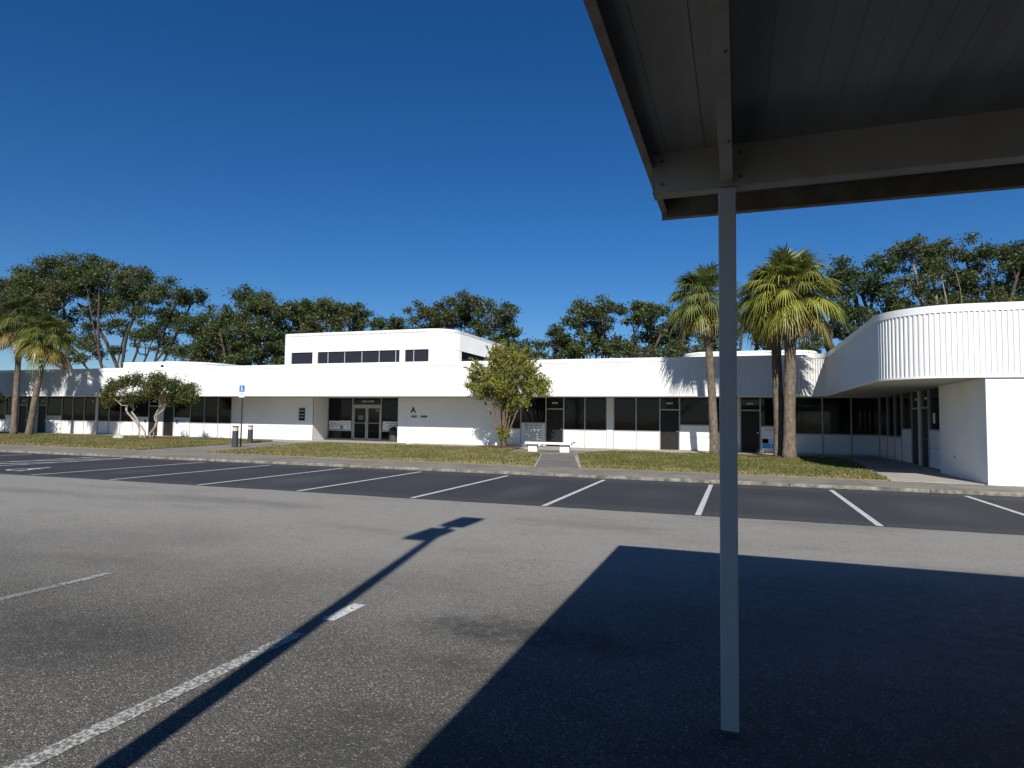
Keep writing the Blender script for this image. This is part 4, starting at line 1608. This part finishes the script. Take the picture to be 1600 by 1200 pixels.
def bed(label, x, y, rx, ry, seed):
    rg = random.Random(seed)
    pts = [(x+rx*cos(2*pi*i/24)*rg.uniform(0.88, 1.08), y+ry*sin(2*pi*i/24)*rg.uniform(0.88, 1.08)) for i in range(24)]
    b_ = tag(empty('mulch_bed', (x, y, ZS)), label, 'mulch bed')
    m = MB()
    m.prism(pts, ZS-0.02, ZS+0.05)
    n0 = len(m.v)
    m.v.append((x, y, ZS+0.12))
    for i in range(24):
        m.f.append((24+i, 24+(i+1) % 24, n0))
    m.f.pop(1)
    m.build('mulch', 'mulch', b_)
    r = np.random.RandomState(seed)
    n = 900
    a = r.uniform(0, 6.28, n)
    q = np.sqrt(r.rand(n))
    px_, py_ = x+rx*q*np.cos(a)*0.98, y+ry*q*np.sin(a)*0.98
    pz = ZS+0.06+0.06*(1-q)
    L = r.uniform(0.02, 0.06, n)
    b2 = r.uniform(0, 6.28, n)
    V = np.zeros((n, 4, 3))
    for i, (da, k) in enumerate(((0, 1), (1.57, 0.35), (3.14, 1), (4.71, 0.35))):
        V[:, i] = np.stack([px_+L*k*np.cos(b2+da), py_+L*k*np.sin(b2+da), pz+r.uniform(0, 0.03, n)], 1)
    c = np.array([[0.20, 0.10, 0.05]])*r.uniform(0.4, 1.5, (n, 1))
    o = np_mesh('bark_chips', V.reshape(-1, 3), np.arange(4*n).reshape(-1, 4), np.repeat(c, 4, 0), 'grass_blade', b_)
    o['kind'] = 'stuff'
    return b_


bed('reddish mulch bed under the twisted pale trunks', -33.2, 29.2, 2.3, 1.2, 51)
bed('brown mulch bed at the foot of the multi-stemmed myrtle', cb[0]-0.2, Ym-0.2, 1.3, 0.8, 52)
bed('leaf-strewn bed around the close pair of palm trunks', 1.7, 29.0, 1.4, 0.9, 53)
m = MB()
rk = random.Random(4)
rx_, ry_ = -35.4, 28.6
for k_, (zz, sc) in enumerate(((ZS, 1.0), (ZS+0.12, 1.05), (ZS+0.22, 0.8), (ZS+0.28, 0.35))):
    for i in range(10):
        a = 2*pi*i/10
        m.v.append((rx_+0.38*sc*cos(a)*rk.uniform(0.85, 1.15), ry_+0.25*sc*sin(a)*rk.uniform(0.85, 1.15), zz))
for k_ in range(3):
    for i in range(10):
        m.f.append((k_*10+i, k_*10+(i+1) % 10, k_*10+10+(i+1) % 10, k_*10+10+i))
m.f.append(tuple(30+i for i in range(10)))
tag(m.build('garden_rock', 'rock', smooth=True), 'pale low rock on the grass beside the reddish mulch bed', 'rock')

# ------------------------------------------------------------------ carport the camera stands under
CP = tag(empty('carport', (-0.05, 3.6, 0)), 'flat metal carport roof on a slim white post', 'carport')
XL, XR, YB_, YFR = -0.47, 22.0, -8.6, 4.36  # unseen roof to the rear and right is added to block sky light
ZD = 3.09


def post(x, y):
    m = MB()
    m.box(x-0.045, x+0.045, y-0.045, y+0.045, -0.05, 2.862)
    p = m.build('post', 'post_paint', CP, bevel=0.006)
    m = MB()
    m.box(x-0.047, x+0.047, y-0.047, y+0.047, -0.05, 0.016)
    m.build('rusty_foot', 'bolt', p, bevel=0.004)
    return p


post(-0.05, 3.60)
for y in (3.60, -2.1, -7.8):
    for x in (-0.05, 5.6, 11.25, 16.9):
        if (x, y) != (-0.05, 3.60):
            post(x, y)
# channel beams along the row of posts: web, lower lip, upper lip
for y in (3.60, -2.1, -7.8):
    m = MB()
    m.box(XL+0.03, XR-0.03, y-0.055, y-0.045, 2.868, ZD+0.002)
    m.box(XL+0.03, XR-0.03, y-0.045, y+0.055, 2.866, 2.874)
    m.box(XL+0.03, XR-0.03, y+0.047, y+0.055, 2.875, 2.895)
    m.box(XL+0.028, XL+0.032, y-0.058, y+0.058, 2.862, ZD-0.005)
    bmm = m.build('beam', 'carport_paint', CP)
    for bx_ in (-0.39, 0.02):
        for bz in (2.91, 3.04):
            q = MB()
            q.tube([(bx_, y-0.055, bz), (bx_, y-0.063, bz)], [0.008, 0.007], 6)
            q.build('bolt', 'bolt', bmm)
# joists from beam to beam
for x in (-0.05, 2.75, 5.6, 8.4, 11.25, 14.1, 16.9, 19.7):
    m = MB()
    m.box(x-0.030, x+0.030, -7.74, 3.54, 2.878, 2.886)
    m.box(x-0.006, x+0.006, -7.74, 3.54, 2.887, ZD-0.012)
    m.box(x-0.030, x+0.030, -7.74, 3.54, ZD-0.011, ZD-0.004)
    j = m.build('joist', 'carport_paint', CP)
    for by_ in (1.35, 2.25, 3.0):
        q = MB()
        q.tube([(x+0.016, by_, 2.879), (x+0.016, by_, 2.873)], [0.006, 0.006], 6)
        q.build('bolt', 'bolt', j)
# roof pans: flat trays with a raised seam
x = XL
i = 0
pw = 0.1016
while x < XR-0.01:
    m = MB()
    zz = ZD+(0.004 if i % 2 else 0.0)
    m.box(x-0.001, x+pw+0.001, YB_, YFR+0.004, zz, zz+0.012)
    m.box(x-0.006, x+0.006, YB_, YFR-0.012, ZD+0.017, ZD+0.055)
    m.build('roof_pan', 'carport_deck', CP)
    x += pw
    i += 1
# edge trims
m = MB()
m.box(XL-0.012, XL-0.002, YB_-0.01, YFR, 3.005, 3.16)
m.box(XL-0.002, XL+0.028, YB_-0.01, YFR-0.012, 3.005, 3.012)
m.build('side_trim', 'carport_edge', CP)
m = MB()
m.box(XL-0.012, XR, YFR, YFR+0.010, 2.965, 3.16)
m.box(XL-0.0, XR, YFR-0.04, YFR, 2.965, 2.972)
m.build('gutter', 'carport_edge', CP)
m = MB()
m.box(XL-0.012, XR, YB_-0.02, YB_-0.012, 2.97, 3.16)
m.build('gutter', 'carport_edge', CP)

# parking lot lamp just behind the camera; its shadow crosses the lane
LH = 7.55
sh = np.array([-sin(SUN_AZ), cos(SUN_AZ)])*(LH/tan(SUN_EL))
tx, ty = -4.05-sh[0], 8.67-sh[1]
lb = (-2.06, ty)
lp = tag(empty('parking_lot_lamp', (lb[0], lb[1], 0)), 'slightly leaning pole lamp with two shoebox heads beside the carport', 'street lamp')
m = MB()
m.tube([(lb[0], lb[1], 0), (lb[0], lb[1], 0.5)], [0.22, 0.22], 16)
m.build('footing', 'concrete', lp)
m = MB()
m.tube([(lb[0], lb[1], 0.5), ((lb[0]+tx)/2, (lb[1]+ty)/2, LH/2), (tx, ty, LH)], [0.088, 0.078, 0.064], 12)
m.build('pole', 'lamp_bronze', lp)
for s_ in (-1, 1):
    m = MB()
    m.box(tx-0.03, tx+0.03, min(ty, ty+s_*0.2), max(ty, ty+s_*0.2), LH-0.1, LH-0.04)
    m.build('arm', 'lamp_bronze', lp)
    m = MB()
    yc = ty+s_*0.56
    m.box(tx-0.2, tx+0.2, yc-0.4, yc+0.4, LH-0.14, LH+0.02)
    h_ = m.build('head', 'lamp_bronze', lp, bevel=0.02)
    m = MB()
    m.box(tx-0.17, tx+0.17, yc-0.36, yc+0.36, LH-0.146, LH-0.141)
    m.build('lens', 'bollard_lens', h_)
